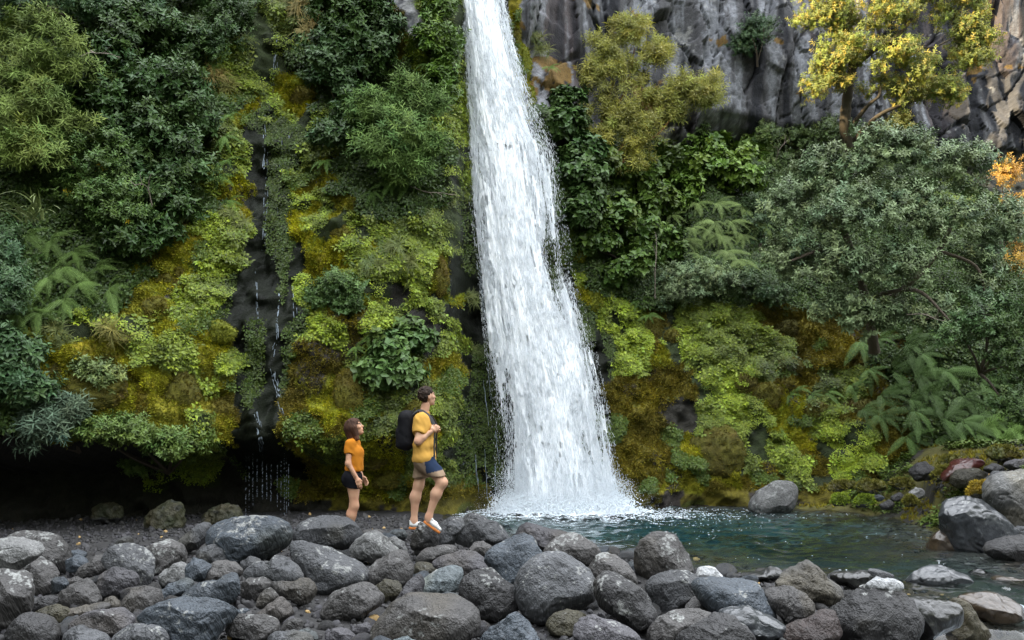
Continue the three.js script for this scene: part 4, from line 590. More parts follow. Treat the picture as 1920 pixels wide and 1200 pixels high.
for (const [x, y, l] of [[640, 190, 50], [610, 235, 45], [650, 110, 45], [600, 70, 45], [720, 240, 50], [760, 300, 75], [735, 340, 60], [770, 335, 60], [700, 360, 50], [800, 120, 40], [835, 70, 40], [610, 300, 40], [590, 150, 36]]) fern(x, y, l, -80, 5, 'd', FM, 'fern hanging among the shrubs left of the main fall', 'ferns left of the main fall', 0.4);
for (const [x, y, l] of [[690, 630, 36], [665, 650, 36], [720, 640, 34], [750, 610, 30], [790, 700, 30]]) fern(x, y, l, -50, 5, 'm', FM, 'little fern on the mossy bank behind the man', 'ferns behind the man', 0.12);
for (const [x, y, l] of [[1030, 125, 34], [1032, 205, 36], [1130, 435, 36], [1150, 485, 36], [1170, 520, 36], [1215, 590, 40], [1120, 500, 34], [1200, 560, 36]]) fern(x, y, l, -70, 5, 'd', FM, 'small fern on the cliff right of the main fall', 'ferns right of the main fall', 0.2);
for (const [x, y] of [[1270, 400], [1310, 390], [1350, 385], [1390, 395], [1425, 410], [1280, 440], [1325, 435], [1365, 440], [1405, 450], [1300, 475], [1345, 485], [1385, 480], [1265, 465], [1290, 420], [1335, 410], [1380, 420], [1415, 430], [1310, 455], [1360, 465], [1400, 500], [1325, 500]]) fern(x + rr(-14, 14), y + rr(-12, 12), rr(38, 60), -85 + rr(-35, 35), 6, 'q', [0.145, 0.205, 0.058], 'pale drooping fern in the dense fern patch left of the big tree', 'pale fern patch', 0.5);
for (const [x, y] of [[1610, 650], [1650, 640], [1700, 645], [1740, 660], [1630, 690], [1680, 690], [1720, 700], [1770, 700], [1600, 720], [1650, 730], [1700, 740], [1750, 745], [1800, 740], [1660, 770], [1720, 780], [1770, 790], [1810, 790], [1620, 770], [1690, 815], [1750, 825], [1840, 720], [1840, 780]]) fern(x + rr(-12, 12), y + rr(-10, 10), rr(60, 92), -40 + rr(-25, 25), 5, 's', [0.065, 0.12, 0.026], 'dark green fern on the slope under the big tree', 'ferns under the big tree', 0.25);
for (const [x, y] of [[1860, 790], [1890, 800], [1830, 810], [1900, 760], [1870, 830]]) fern(x, y, 84, -25, 6, 'v', [0.11, 0.19, 0.04], 'bright fern at the right edge above the boulders', 'ferns at the right edge', 0.3);
for (const [x, y, l] of [[10, 640, 60], [20, 700, 60], [25, 620, 60], [120, 780, 46], [60, 790, 50], [150, 790, 40]]) fern(x, y, l, -55, 6, 'p', FP, 'fern on the lower left rim over the cave', 'ferns on the left rim', 0.25);
for (const [x, y, l] of [[1490, 730, 40], [1520, 740, 40], [1550, 735, 40], [1570, 745, 36], [1480, 740, 36]]) fern(x, y, l, -40, 4, 'm', FM, 'small fern on the mossy right bank', 'ferns of the right bank', 0.12);
{ // strap-leaved plant
  const p0 = at(60, 400, 13.3), g = thing('strap_leaf_plant', 'strap-leaved plant with long arching blades on the left bank', 'plant', null, p0);
  const mt = [0.85, 1.1].map(f => new THREE.MeshPhysicalMaterial({ color: rgb(0.15 * f, 0.19 * f, 0.06 * f), roughness: 0.5, side: THREE.DoubleSide }));
  for (let i = 0; i < 26; i++) {
    const a = rr(-0.4, 3.5), out = rr(0.25, 0.75), L = rr(0.6, 1.0), z = rr(0.1, 0.6), pos = [], idx = [], w = rr(0.014, 0.024);
    for (let q = 0; q <= 8; q++) { const t = q / 8, x = Math.cos(a) * out * L * t, y = L * (0.75 * t - 1.05 * t * t * out) * (0.6 + 0.4 * Math.sin(clamp(a, 0.3, 2.8))), zz = z * L * t, f = (1 - 0.85 * t * t) * w; pos.push(x - f, y, zz - f * 0.4, x, y - f * 0.5, zz, x + f, y, zz - f * 0.4); if (q < 8) { const k = q * 3; idx.push(k, k + 1, k + 4, k, k + 4, k + 3, k + 1, k + 2, k + 5, k + 1, k + 5, k + 4); } }
    const m = part('blade', geoOf(pos, idx), mt[i % 2], g); m.position.set(rr(-0.2, 0.2), rr(-0.15, 0.15), rr(-0.1, 0.1));
  }
}
for (const [px, py, s, yel, lab] of [[400, 140, 1.1, 1, 'pale dry grass tuft hanging beside the shrubs left of the trickle'], [425, 165, 1.2, 0.6, 'green grass tuft just above the yellow moss left of the trickle'], [385, 115, 1, 0.8, 'upper grass tuft left of the trickle'], [573, 15, 1.5, 1, 'straw-coloured grass hanging right of the trickle at the top'], [582, 55, 1.4, 1, 'lower straw-coloured grass right of the trickle'], [545, 5, 1.4, 0.5, 'long green grass hanging beside the trickle at the top'], [440, 425, 1.1, 0.4, 'grass tuft overhanging the left side of the wet chute'], [425, 405, 0.9, 0.4, 'small grass tuft above the left side of the wet chute'], [205, 615, 1, 0.8, 'dry grass tuft on the ledge above the left mossy boulder'], [230, 630, 0.9, 0.7, 'right-hand dry grass tuft on the ledge above the left mossy boulder'], [95, 625, 1.1, 0.3, 'green grass tuft on the ledge at the left'], [120, 640, 1, 0.3, 'green grass on the ledge beside the dry tufts'], [205, 710, 0.6, 0.8, 'little dry tuft on the face of the left mossy boulder'], [730, 470, 1.2, 0.3, 'long green grass hanging on the bank left of the fall'], [700, 500, 1.1, 0.3, 'grass fringe over the mossy cushions left of the fall'], [770, 500, 1.1, 0.35, 'grass tuft above the dark hollow left of the fall'], [800, 640, 1, 0.3, 'grass hanging on the right side of the dark hollow'], [885, 660, 1, 0.3, 'wet grass hanging beside the left edge of the fall'], [880, 560, 1, 0.3, 'grass on the wet ledge left of the fall'], [1010, 80, 1, 0.4, 'grass fringe on the yellow moss right of the fall top'], [1020, 100, 1, 0.4, 'second grass fringe right of the fall top']]) {
  const h = hit(px, py), g = thing('grass_tuft', lab, 'grass', 'hanging grass tufts', at(px, py, -h.z - 0.08)), list = [];
  for (let i = 0; i < 7; i++) list.push([V(rr(-0.16, 0.16) * s, rr(-0.1, 0.1) * s, rr(0, 0.1)), V(rr(-0.3, 0.3), 0.35, 1).normalize(), rr(0.7, 1.2) * s, tint(yel > 0.9 ? [0.3, 0.25, 0.09] : [lerp(0.08, 0.24, yel), lerp(0.13, 0.21, yel), 0.05], 0.2)]);
  copies('blades', grassTuft, mattLeaf, list, g);
}
for (const [pts, lab] of [[[[170, 95, 13.9], [180, 100, 13.7], [200, 100, 13.6], [225, 108, 13.6]], 'bare forked twig among the dark shrubs on the left'], [[[285, 385, 14.6], [275, 350, 14.4], [262, 345, 14.3], [250, 350, 14.3]], 'grey bare twigs below the flowering shrub'], [[[1130, 400, 20.2], [1150, 380, 20], [1170, 385, 19.9], [1185, 378, 19.9]], 'pale dead twig in the tangled shrub right of the fall'], [[[1700, 590, 17], [1735, 590, 16.6], [1760, 600, 16.5], [1800, 605, 16.4]], 'bleached dead branch under the big tree'], [[[770, 350, 16.8], [800, 360, 16.6], [830, 362, 16.5], [850, 366, 16.5]], 'thin orange twigs sticking out left of the fall'], [[[1455, 300, 21.8], [1462, 280, 21.5], [1475, 265, 21.4], [1480, 262, 21.4]], 'pale crooked stick before the rock wall'], [[[1228, 560, 20], [1229, 500, 19.7], [1231, 470, 19.7], [1230, 440, 19.7]], 'straight dead stalk right of the fall']]) {
  const P = pts.map(p => at(...p)), r = P[0].clone(), g = thing('dead_branch', lab, 'branch', 'dead branches', r);
  part('stem', limb(P.map(p => p.sub(r)), 0.014, 0.006, 5), deadBark, g); for (let i = 1; i < 4; i++) { const e = P[i].clone().add(V(rr(-0.25, 0.25), rr(-0.2, 0.25), rr(-0.05, 0.2))); part('twig', limb([P[i].clone().lerp(P[i - 1], 0.4), P[i].clone().lerp(e, 0.5).add(V(0, 0.03, 0)), e], 0.008, 0.003, 4), deadBark, g); }
}
// ---------------------------------------------------------------- moss cushions
const MC = 'moss cushions on the cliff';
for (const [px, py, rx, ry, c, lab] of [[962, 55, 15, 36, 0.9, 'uppermost yellow moss strip right of the fall'], [976, 120, 19, 44, 1, 'long yellow moss strip right of the fall near its top'], [992, 190, 14, 34, 1.05, 'lowest yellow-green moss strip of the three by the fall top'], [1082, 462, 22, 30, 1, 'bright moss cushion touching the right edge of the fall at mid height'], [1112, 565, 24, 30, 1.15, 'egg-shaped bright moss cushion right of the fall, the lower one'], [692, 566, 18, 18, 1.1, 'small bright moss cushion left of the dark hollow'], [565, 180, 30, 24, 0.9, 'rounded moss cushion right of the top of the wet chute'], [400, 622, 40, 22, 1, 'bright moss dome on the bank left of the wet chute'], [645, 520, 22, 14, 1, 'flat moss cushion left of the grass fringe'], [590, 505, 24, 16, 0.9, 'mossy knob right of the wet chute at mid height'], [635, 375, 20, 18, 0.85, 'moss knob under the shrubs right of the wet chute'], [610, 320, 24, 20, 0.7, 'olive moss knob high on the right side of the chute'], [640, 440, 22, 16, 0.9, 'moss cushion in the row above the grass fringe'], [680, 460, 20, 14, 0.85, 'right-hand moss cushion in the row above the grass fringe'], [600, 370, 16, 16, 0.7, 'small olive moss knob beside the chute'], [820, 520, 20, 36, 0.8, 'tall moss pad on the corner left of the fall'], [300, 530, 30, 22, 0.85, 'mossy lump in the middle of the left yellow patch'], [340, 545, 28, 20, 0.85, 'right-hand mossy lump of the left yellow patch'], [330, 515, 26, 18, 0.8, 'upper mossy lump of the left yellow patch'], [290, 580, 24, 24, 0.9, 'lower mossy lump of the left yellow patch'], [280, 490, 30, 20, 0.85, 'topmost mossy lump of the left yellow patch'], [1220, 625, 24, 34, 0.75, 'mossy block on the bank right of the fall'], [1260, 632, 14, 14, 0.75, 'moss knob right of the mossy block'], [1480, 620, 30, 20, 0.5, 'brown mossy lump in the shadow under the big tree'], [1530, 600, 26, 22, 0.5, 'rounder brown mossy lump under the big tree'], [1440, 745, 34, 30, 0.75, 'mossy dome on the right bank'], [1530, 770, 26, 18, 0.7, 'small mossy dome on the lower right bank'], [1620, 775, 40, 26, 0.55, 'broad mossy dome under the right slope ferns'], [1480, 690, 24, 18, 0.6, 'mossy bump in the middle of the right bank'], [1340, 850, 55, 55, 0.7, 'large ochre mossy mound at the far edge of the pool'], [1400, 720, 20, 20, 0.6, 'mossy lump left of the mossy dome'], [655, 740, 30, 50, 0.85, 'large yellow mossy bulge behind the woman'], [720, 890, 36, 24, 0.85, 'mossy bulge between the woman and the man'], [700, 860, 26, 20, 0.9, 'small mossy bulge left of the man'], [330, 740, 44, 55, 0.8, 'mossy rounded block right of the big left mossy boulder'], [150, 730, 90, 55, 0.75, 'big mossy boulder bulging from the cliff at the left'], [760, 770, 40, 20, 0.9, 'moss ledge behind the man']]) {
  const h = hit(px, py), d = -h.z, s = d / FOC, r = rx * s, q = ry * s, depth = Math.min(r, q) * 0.75, src = unitSphere(rx > 40 ? 20 : 12), n = src.attributes.position.count, p = src.attributes.position, P = new Float32Array(n * 3), C = new Float32Array(n * 3), U = new Float32Array(n * 2), o = px * 0.37, green = c > 0.95;
  for (let i = 0; i < n; i++) {
    const x = p.getX(i), y = p.getY(i), z = p.getZ(i), k = 1 + 0.28 * fbm(x * 1.2 + o, y * 1.2, z * 1.2, 3) + 0.07 * noise(x * 7 + o, y * 7, z * 7), X = x * r * k, Y = y * q * k, Z = z * depth * k; P.set([X, Y, Z], i * 3); U.set([(X + Z) / 1.2, (Y + Z) / 1.2], i * 2);
    const f = (1 + 0.45 * fbm(X * 5 + o, Y * 5, Z * 5, 3) + 0.3 * noise(X * 28, Y * 28, Z * 28)) * c, br = smooth(0, 0.5, fbm(X * 2.5, Y * 2.5 + o, Z * 2.5, 2)); C.set([(green ? 0.17 : lerp(0.15, 0.14, br)) * f, (green ? 0.19 : lerp(0.14, 0.09, br)) * f, 0.01 * f], i * 3);
  }
  const g = new THREE.BufferGeometry(); g.setAttribute('position', new THREE.BufferAttribute(P, 3)); g.setAttribute('color', new THREE.BufferAttribute(C, 3)); g.setAttribute('uv', new THREE.BufferAttribute(U, 2)); g.setIndex(src.index); g.computeVertexNormals();
  const m = solo('moss_cushion', g, mossMat, lab, 'moss', MC); m.position.copy(at(px, py, d + depth * 0.25));
  const tl = []; for (let i = 0; i < Math.min(900, r * q * 5200); i++) { const k = Math.floor(rnd() * n), z = p.getZ(k); if (z < -0.2) continue; const f = c * rr(0.7, 1.4); tl.push([V(P[k * 3], P[k * 3 + 1], P[k * 3 + 2]), V(p.getX(k), p.getY(k) + 0.2, z).normalize(), rr(0.7, 1.3), rgb((green ? 0.19 : 0.17) * f, (green ? 0.2 : 0.14) * f, 0.012 * f)]); }
  copies('moss_blades', mossTuft, mossLeaf, tl, m);
}
// ---------------------------------------------------------------- ground cover on the cliff: creeping leaves and moss
{
  const leaves = [], blades = [], soilLeaves = [], grass = [];
  for (let i = 0; i < 430000; i++) {
    const x = rr(-11, 13), y = rr(0.35, 11.5), t = coverAt(x, y); if (!'cmogsd'.includes(t)) continue;
    const [px, py] = toPx(x, y, -baseF(x, y)); if (px < -60 || px > 1980 || py < -60) continue;
    const pn = fbm(x * 1.6, y * 1.6, 41, 2);
    if (t === 'c' || t === 'g') { if (pn < -0.16 + rr(-0.2, 0.2)) continue; const d = F(x, y), nn = cliffNormal(x, y), f = 1 + 0.55 * noise(x * 0.8, y * 0.8, 5) + 0.35 * noise(x * 3.2, y * 3.2, 15); if (rnd() < 0.09 && noise(x * 1.1, y * 1.1, 63) > -0.1) grass.push([V(x, y, -d + 0.02), V(rr(-0.3, 0.3), 0.3, 1).normalize(), rr(0.3, 0.75), tint([0.13, 0.17, 0.035], 0.3)]); leaves.push([V(x, y, -d + rr(0, 0.07)), V(nn.x + rr(-0.5, 0.5), nn.y + rr(0, 0.7), nn.z).normalize(), rr(0.5, 1.0) * (rnd() < 0.05 ? 1.9 : 0.95), tint([0.14 * f, 0.185 * f, 0.02], 0.4)]); }
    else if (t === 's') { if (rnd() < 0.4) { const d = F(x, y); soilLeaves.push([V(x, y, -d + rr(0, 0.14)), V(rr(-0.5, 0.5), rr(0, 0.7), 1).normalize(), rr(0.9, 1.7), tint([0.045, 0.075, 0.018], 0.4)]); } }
    else if (t === 'd') { if (rnd() < 0.3 && noise(x * 3, y * 0.7, 12) > 0.05) { const d = F(x, y); leaves.push([V(x, y, -d + 0.02), V(rr(-0.3, 0.3), 0.2, 1).normalize(), rr(0.6, 1.1), tint([0.045, 0.07, 0.012], 0.4)]); } }
    else { const d = F(x, y), f = 1 + 0.7 * fbm(x * 1.6, y * 1.6, 3, 2), o = t === 'o'; if (pn > 0.3) leaves.push([V(x, y, -d + rr(0, 0.04)), V(rr(-0.4, 0.4), rr(0, 0.6), 1).normalize(), rr(0.6, 1.2), tint([0.08, 0.12, 0.022], 0.3)]); blades.push([V(x + rr(-0.05, 0.05), y + rr(-0.05, 0.05), -d), V(rr(-0.4, 0.4), rr(-0.3, 0.5), 1).normalize(), rr(0.8, 1.7), tint(o ? [0.2 * f, 0.165 * f, 0.012] : [0.33 * f, 0.32 * f, 0.012], 0.25)]); }
  }
  console.log('cover', leaves.length, blades.length, soilLeaves.length, 'crowns', leafTotal);
  for (let i = 0; i < 9000; i++) { const x = rr(4.4, 11.5), d = rr(12.5, 19.3), y = ground(x, d); if (y < 0.02 || d > F(x, y + 0.2)) continue; const q = noise(x * 1.4, d * 1.4, 5); if (q > 0.05) blades.push([V(x, y, -d), V(rr(-0.3, 0.3), 1, rr(-0.3, 0.3)).normalize(), rr(1, 2.2), tint([0.2, 0.17, 0.012], 0.3)]); else if (q < -0.15) leaves.push([V(x, y + 0.02, -d), V(rr(-0.4, 0.4), 1, rr(-0.4, 0.4)).normalize(), rr(0.8, 1.8), tint([0.08, 0.12, 0.022], 0.3)]); }
  const a = new THREE.Group(); a.name = 'creeping_plants'; scene.add(a); tag(a, 'small-leaved green creeper carpeting the wet cliff', 'ground cover', null, 'stuff'); copies('leaf', creeper, glossLeaf, leaves, a);
  const b = new THREE.Group(); b.name = 'moss'; scene.add(b); tag(b, 'yellow and brown moss carpeting the wet cliff', 'moss', null, 'stuff'); copies('blade', mossTuft, mossLeaf, blades, b);
  const gr = new THREE.Group(); gr.name = 'wall_grass'; scene.add(gr); tag(gr, 'fine green grass hanging all over the wet cliff', 'grass', null, 'stuff'); copies('blades', grassTuft, mattLeaf, grass, gr);
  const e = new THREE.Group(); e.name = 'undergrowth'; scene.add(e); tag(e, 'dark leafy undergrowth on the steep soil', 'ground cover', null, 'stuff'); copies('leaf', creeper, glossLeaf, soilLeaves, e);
}
for (const [m, tone] of mossyRocks) {
  const P = m.geometry.attributes.position, N = m.geometry.attributes.normal, c = ROCK_TONE[tone], L = [], n = P.count;
  for (let i = 0; i < 420; i++) { const k = Math.floor(rnd() * n), ny = N.getY(k); if (ny < -0.15) continue; const f = rr(0.8, 1.7); L.push([V(P.getX(k), P.getY(k), P.getZ(k)), V(N.getX(k), ny, N.getZ(k)), rr(0.7, 1.4), rgb(c[0] * f, c[1] * f, c[2] * f)]); }
  copies('moss_blades', mossTuft, mossLeaf, L, m);
}
// ---------------------------------------------------------------- main waterfall: a torn white sheet wrapped in thousands of falling drops and streaks
const EDGE_L = [[840, -140], [862, 0], [872, 150], [880, 300], [892, 420], [908, 550], [922, 700], [936, 850], [944, 962]], EDGE_R = [[925, -140], [945, 0], [962, 80], [992, 180], [1036, 280], [1052, 380], [1064, 480], [1082, 560], [1104, 640], [1126, 740], [1142, 830], [1164, 962]];
const along = (E, py) => { let i = 0; while (i < E.length - 2 && py > E[i + 1][1]) i++; return lerp(E[i][0], E[i + 1][0], clamp((py - E[i][1]) / (E[i + 1][1] - E[i][1]))); };
function fallPoint(s, t) { const py = lerp(-140, 962, t), px = lerp(along(EDGE_L, py), along(EDGE_R, py), s); return at(px, py, 18.55 - 0.25 * t); }   // s across, t down
function fallMass(s, t) {                                         // how solid the water is there, 0..1
  const core = 0.46 + 0.03 * t + 0.04 * Math.sin(t * 9), wid = lerp(0.6, 0.52, smooth(0.1, 0.7, t)), hole = smooth(0.5, 0.56, t) * (1 - smooth(0.66, 0.74, t)) * smooth(0.6, 0.68, s) * (1 - smooth(0.8, 0.86, s));
  const br = fbm(s * 5, t * 7, 2, 3) * 0.5 + fbm(s * 16, t * 9, 7, 2) * 0.4;
  return clamp(1.2 - Math.pow(Math.abs(s - core) / wid, 2) * 1.05 + br * 1.1 - hole * 0.3);
}
const waterMat = new THREE.MeshPhysicalMaterial({ color: rgb(0.95, 0.97, 0.985), roughness: 0.6, transmission: 0.3, thickness: 0, side: THREE.DoubleSide });
const sheetMat = new THREE.MeshStandardMaterial({ color: rgb(0.95, 0.97, 0.99), roughness: 0.6, side: THREE.DoubleSide });
const filmMat = new THREE.MeshPhysicalMaterial({ color: rgb(0.26, 0.31, 0.36), roughness: 0.2 });
const foamMat = new THREE.MeshStandardMaterial({ color: rgb(0.86, 0.9, 0.93), roughness: 0.7 });
const dropGeo = [0, 1, 2].map(k => { const g = new THREE.IcosahedronGeometry(1, 0), p = g.attributes.position; for (let i = 0; i < p.count; i++) { const x = p.getX(i), y = p.getY(i), z = p.getZ(i), f = 1 + 0.35 * noise(x * 2 + k * 9, y * 2, z * 2); p.setXYZ(i, x * f, y * f, z * f); } const m = mergeVertices((g.deleteAttribute('uv'), g.deleteAttribute('normal'), g), 1e-4); m.computeVertexNormals(); return m; });
{
  const root = FALL_FOOT.clone(), fall = thing('waterfall', 'tall white main waterfall plunging into the pool', 'waterfall', null, root);
  for (let layer = 0; layer < 2; layer++) {                       // two torn sheets, one before the other, streaked along the flow
    const pos = [], idx = [], NS = 140, NT = 460, key = new Uint8Array((NS + 1) * (NT + 1)), o = layer * 31;
    for (let j = 0; j <= NT; j++) for (let i = 0; i <= NS; i++) {
      const s = i / NS, t = j / NT, m = fallMass(s, t), p = fallPoint(s, t).sub(root), st = noise(s * 60 + o, t * 34, 8) * 0.6 + noise(s * 120, t * 60 + o, 3) * 0.4;
      pos.push(p.x + 0.012 * noise(s * 20, t * 70, o), p.y, p.z + 0.16 * Math.sin(Math.PI * clamp(s * 1.1)) + 0.06 * fbm(s * 8, t * 12 + o, 4, 2) + 0.022 * noise(s * 46, t * 26, 2 + o) + 0.01 * noise(s * 110, t * 60, 5 + o) + layer * 0.07);
      key[j * (NS + 1) + i] = m > (layer ? 0.7 : 0.42) + 0.08 * t + 0.38 * st ? 1 : 0;
    }
    for (let j = 0; j < NT; j++) for (let i = 0; i < NS; i++) { const a = j * (NS + 1) + i, b = a + 1, e = a + NS + 1, f = e + 1; if (key[a] + key[b] + key[e] + key[f] >= 3) idx.push(a, e, f, a, f, b); }
    part('water_sheet', geoOf(pos, idx), sheetMat, fall).userData.kind = 'stuff';
  }
  const list = [], mist = [];
  for (let i = 0; i < 190000; i++) {
    const t = Math.pow(rnd(), 0.92), s = rnd() * 1.1 - 0.05, m = fallMass(clamp(s), t) * (s < 0 || s > 1 ? 0.25 : 1); if (rnd() > 0.07 + 1.1 * m * (1.12 - m)) continue;
    const p = fallPoint(s, t), q = fallPoint(s, t + 0.01), dir = q.sub(p).add(V(rr(-0.01, 0.01), 0, rr(-0.01, 0.01))).normalize().negate(), thin = 0.35 + 0.65 * m, w = rr(0.003, 0.008) * thin * (rnd() < 0.05 ? 1.7 : 1);
    p.z += 0.16 * Math.sin(Math.PI * clamp(s * 1.1)) + Math.abs(gauss()) * 0.16 * (0.4 + t) + 0.02; p.x += gauss() * 0.02;
    const v = rr(0.88, 1); list.push([p.sub(root), dir, [w, w * rr(4, 13), w * 0.8], rgb(0.96 * v, 0.98 * v, v)]);
  }
  for (let i = 0; i < 46000; i++) {                               // splash and spray at the foot
    const a = rnd(), x = lerp(-0.2, 2.35, a) + gauss() * 0.3, h = Math.pow(rnd(), 2.2) * lerp(1.5, 0.5, Math.abs(a - 0.45) * 1.6), z = 0.1 + Math.abs(gauss()) * 0.45 * Math.exp(-h * 1.2), w = rr(0.004, 0.011) * lerp(1.5, 0.5, smooth(0.03, 0.5, h));
    mist.push([V(x - root.x, h + 0.02, z), V(gauss() * 0.5, 1, gauss() * 0.5).normalize(), [w, w * rr(1, 2), w], rgb(0.95, 0.98, 1)]);
  }
  for (let i = 0; i < 30000; i++) { const x = 1.1 + gauss() * 1.35, h = Math.abs(gauss()) * 0.75 * Math.exp(-Math.abs(x - 1.1) * 0.35), w = rr(0.0015, 0.0038); mist.push([V(x - root.x, h + 0.03, 0.2 + Math.abs(gauss()) * 0.7), V(0, 1, 0), [w, w, w], rgb(0.97, 0.99, 1)]); }   // drifting fine spray
  copies('drops', dropGeo, waterMat, list, fall); copies('spray', dropGeo, waterMat, mist, fall);
  // thin strands down the wet wall left of the fall
  for (const [ax, ay, bx, by] of [[888, 490, 905, 520], [900, 500, 912, 640], [912, 640, 925, 780], [905, 700, 918, 800], [925, 780, 938, 880], [890, 840, 900, 945], [910, 840, 914, 945], [925, 850, 930, 950], [870, 850, 872, 930]]) for (let q = 0; q < 2; q++) { const pts = [], ox = gauss() * 2.5, t0 = rr(0, 0.3), t1 = rr(0.6, 1); for (let e = 0; e <= 6; e++) { const t = lerp(t0, t1, e / 6), px = lerp(ax, bx, t) + ox + noise(e, q * 5 + ax, 1), py = lerp(ay, by, t), h = hit(px, py); pts.push(at(px, py, Math.min(18.3, -h.z - 0.02)).sub(root)); } const r = rr(0.002, 0.005); part('thread', limb(pts, r, r * 0.7, 5), filmMat, fall); }

}
{ // foam on the pool, plus sparse white flakes painted as glints
  const list = [], g = new THREE.Group(); g.name = 'foam'; scene.add(g); tag(g, 'white foam spreading over the pool from the foot of the fall, with sparse painted glints', 'foam', null, 'stuff');
  for (let i = 0; i < 80000; i++) {
    const x = rr(-1.2, 7), d = rr(10.6, 19), r = Math.hypot((x - 1.35) * 0.55, (d - 18.05) * 1.0), p = poolDist(x, d); if (p < 0.05) continue;
    const n = fbm(x * 1.6, d * 4.5, 21, 3) + 0.35 * noise(x * 7, d * 16, 3), dens = Math.exp(-Math.pow(r / 1.0, 2)) * 1.7 + smooth(0.16, 0.45, n) * Math.exp(-r / 1.1) * 0.9 + smooth(0.4, 0.55, n) * 0.03; if (rnd() > dens) continue;
    const w = rr(0.008, 0.03) * (0.4 + 0.85 * Math.exp(-r)); list.push([V(x, waterY(x, d) + 0.002, -d), V(gauss() * 0.1, 1, gauss() * 0.1).normalize(), [w * rr(1, 2.4), w * 0.22, w * 0.8], rgb(0.93, 0.97, 1)]);
  }
  copies('foam', dropGeo, foamMat, list, g);
  const c = thing('little_cascade', 'small white cascade of the outflow in the bottom right corner', 'cascade', null, V(4.3, -0.2, -7.6)), L2 = [];
  for (let i = 0; i < 26000; i++) {                               // outflow: streaks that follow the falling water surface
    const d = rr(6.3, 9.3), x = rr(3.4, 6.2), n = noise(x * 9 + d * 1.2, d * 1.3, 9) + 0.5 * noise(x * 26, d * 4, 2); if (n < lerp(0.8, 0.12, smooth(9.0, 7.6, d))) continue;
    const e = 0.05, y = waterY(x, d), dir = V(-0.3, waterY(x - 0.02, d - e) - y, e).normalize(), w = rr(0.002, 0.006); L2.push([V(x - 4.3, y + 0.204, 7.6 - d), dir, [w, w * rr(5, 16), w * 0.5], rgb(0.9, 0.95, 1)]);
  }
  const slab = scene.children.find(o => /brown slab under the little cascade/.test(o.userData.label ?? '')), SP0 = slab.geometry.attributes.position, SN = slab.geometry.attributes.normal;
  for (let i = 0; i < 16000; i++) {                               // and the film that runs over the brown slab
    const k = Math.floor(rnd() * SP0.count), ny = SN.getY(k), nz = SN.getZ(k); if (ny < 0.1 || nz < -0.3) continue; const x = SP0.getX(k) + rr(-0.02, 0.02), y = SP0.getY(k), z = SP0.getZ(k) + rr(-0.02, 0.02), q = noise(x * 16 + z * 3, z * 3, 4) + 0.8 * smooth(0.0, 0.35, x) - 0.5; if (q < 0.62) continue;
    const n = V(SN.getX(k), ny, nz), dn = V(0.25, -1, 0.6), dir = dn.addScaledVector(n, -dn.dot(n)).normalize(), w = rr(0.0015, 0.0045); L2.push([V(x, y, z).add(slab.position).addScaledVector(n, 0.004).sub(c.position), dir, [w, w * rr(5, 14), w * 0.5], rgb(0.85, 0.92, 1)]);
  }
  copies('white_water', dropGeo, foamMat, L2, c);
}
{ // the thin trickle down the mossy chute at left
  const p0 = at(515, 850, 16), g = thing('trickle', 'thin trickle of water down the dark mossy chute on the left', 'waterfall', null, p0), list = [];
  const strands = [[522, -40, 524, 30, 5, 300], [524, 30, 516, 130, 5, 420], [514, 130, 508, 190, 4, 160], [505, 190, 500, 330, 9, 140], [520, 200, 525, 340, 8, 140], [545, 220, 540, 330, 7, 90], [498, 330, 490, 470, 8, 120], [520, 380, 525, 480, 8, 120], [524, 530, 520, 600, 2.5, 260], [520, 600, 522, 640, 3, 160], [518, 640, 510, 670, 5, 160], [510, 690, 530, 780, 7, 420], [530, 780, 540, 845, 8, 420], [478, 770, 490, 850, 8, 420], [550, 520, 556, 640, 6, 80], [480, 500, 483, 600, 4, 60]];
  strands.forEach(([ax, ay, bx, by, w, n], si) => { const k = Math.max(2, Math.min(9, Math.round(n / 45))); for (let q = 0; q < k; q++) { const pts = [], ox = gauss() * w * 0.8, t0 = rr(0, 0.12), t1 = rr(0.85, 1.05); for (let e = 0; e <= 16; e++) { const t = lerp(t0, t1, e / 16), px = lerp(ax, bx, t) + ox + w * 0.25 * noise(e * 0.4, q * 3.7 + si, 2), py = lerp(ay, by, t), h = hit(px, py); pts.push(at(px, py, -h.z - 0.035).sub(p0)); } const r = rr(0.003, 0.0075); part('thread', limb(pts, r, r * rr(0.5, 1.2), 5), filmMat, g); } });
  for (const [x, a, b] of [[461, 855, 965], [467, 850, 960], [474, 850, 950], [482, 860, 930], [492, 865, 940], [500, 870, 935], [508, 872, 940], [520, 868, 950], [527, 860, 960], [533, 850, 965], [537, 855, 962], [541, 870, 950]]) for (let i = 0; i < 34; i++) { const py = lerp(a, b, rnd()), r = rr(0.002, 0.004); list.push([at(x + gauss() * 0.8, py, 15.9).sub(p0), V(0, 1, 0), [r, r * rr(2, 6), r], rgb(0.35, 0.4, 0.48)]); }
  copies('drops', dropGeo, waterMat, list, g);
}
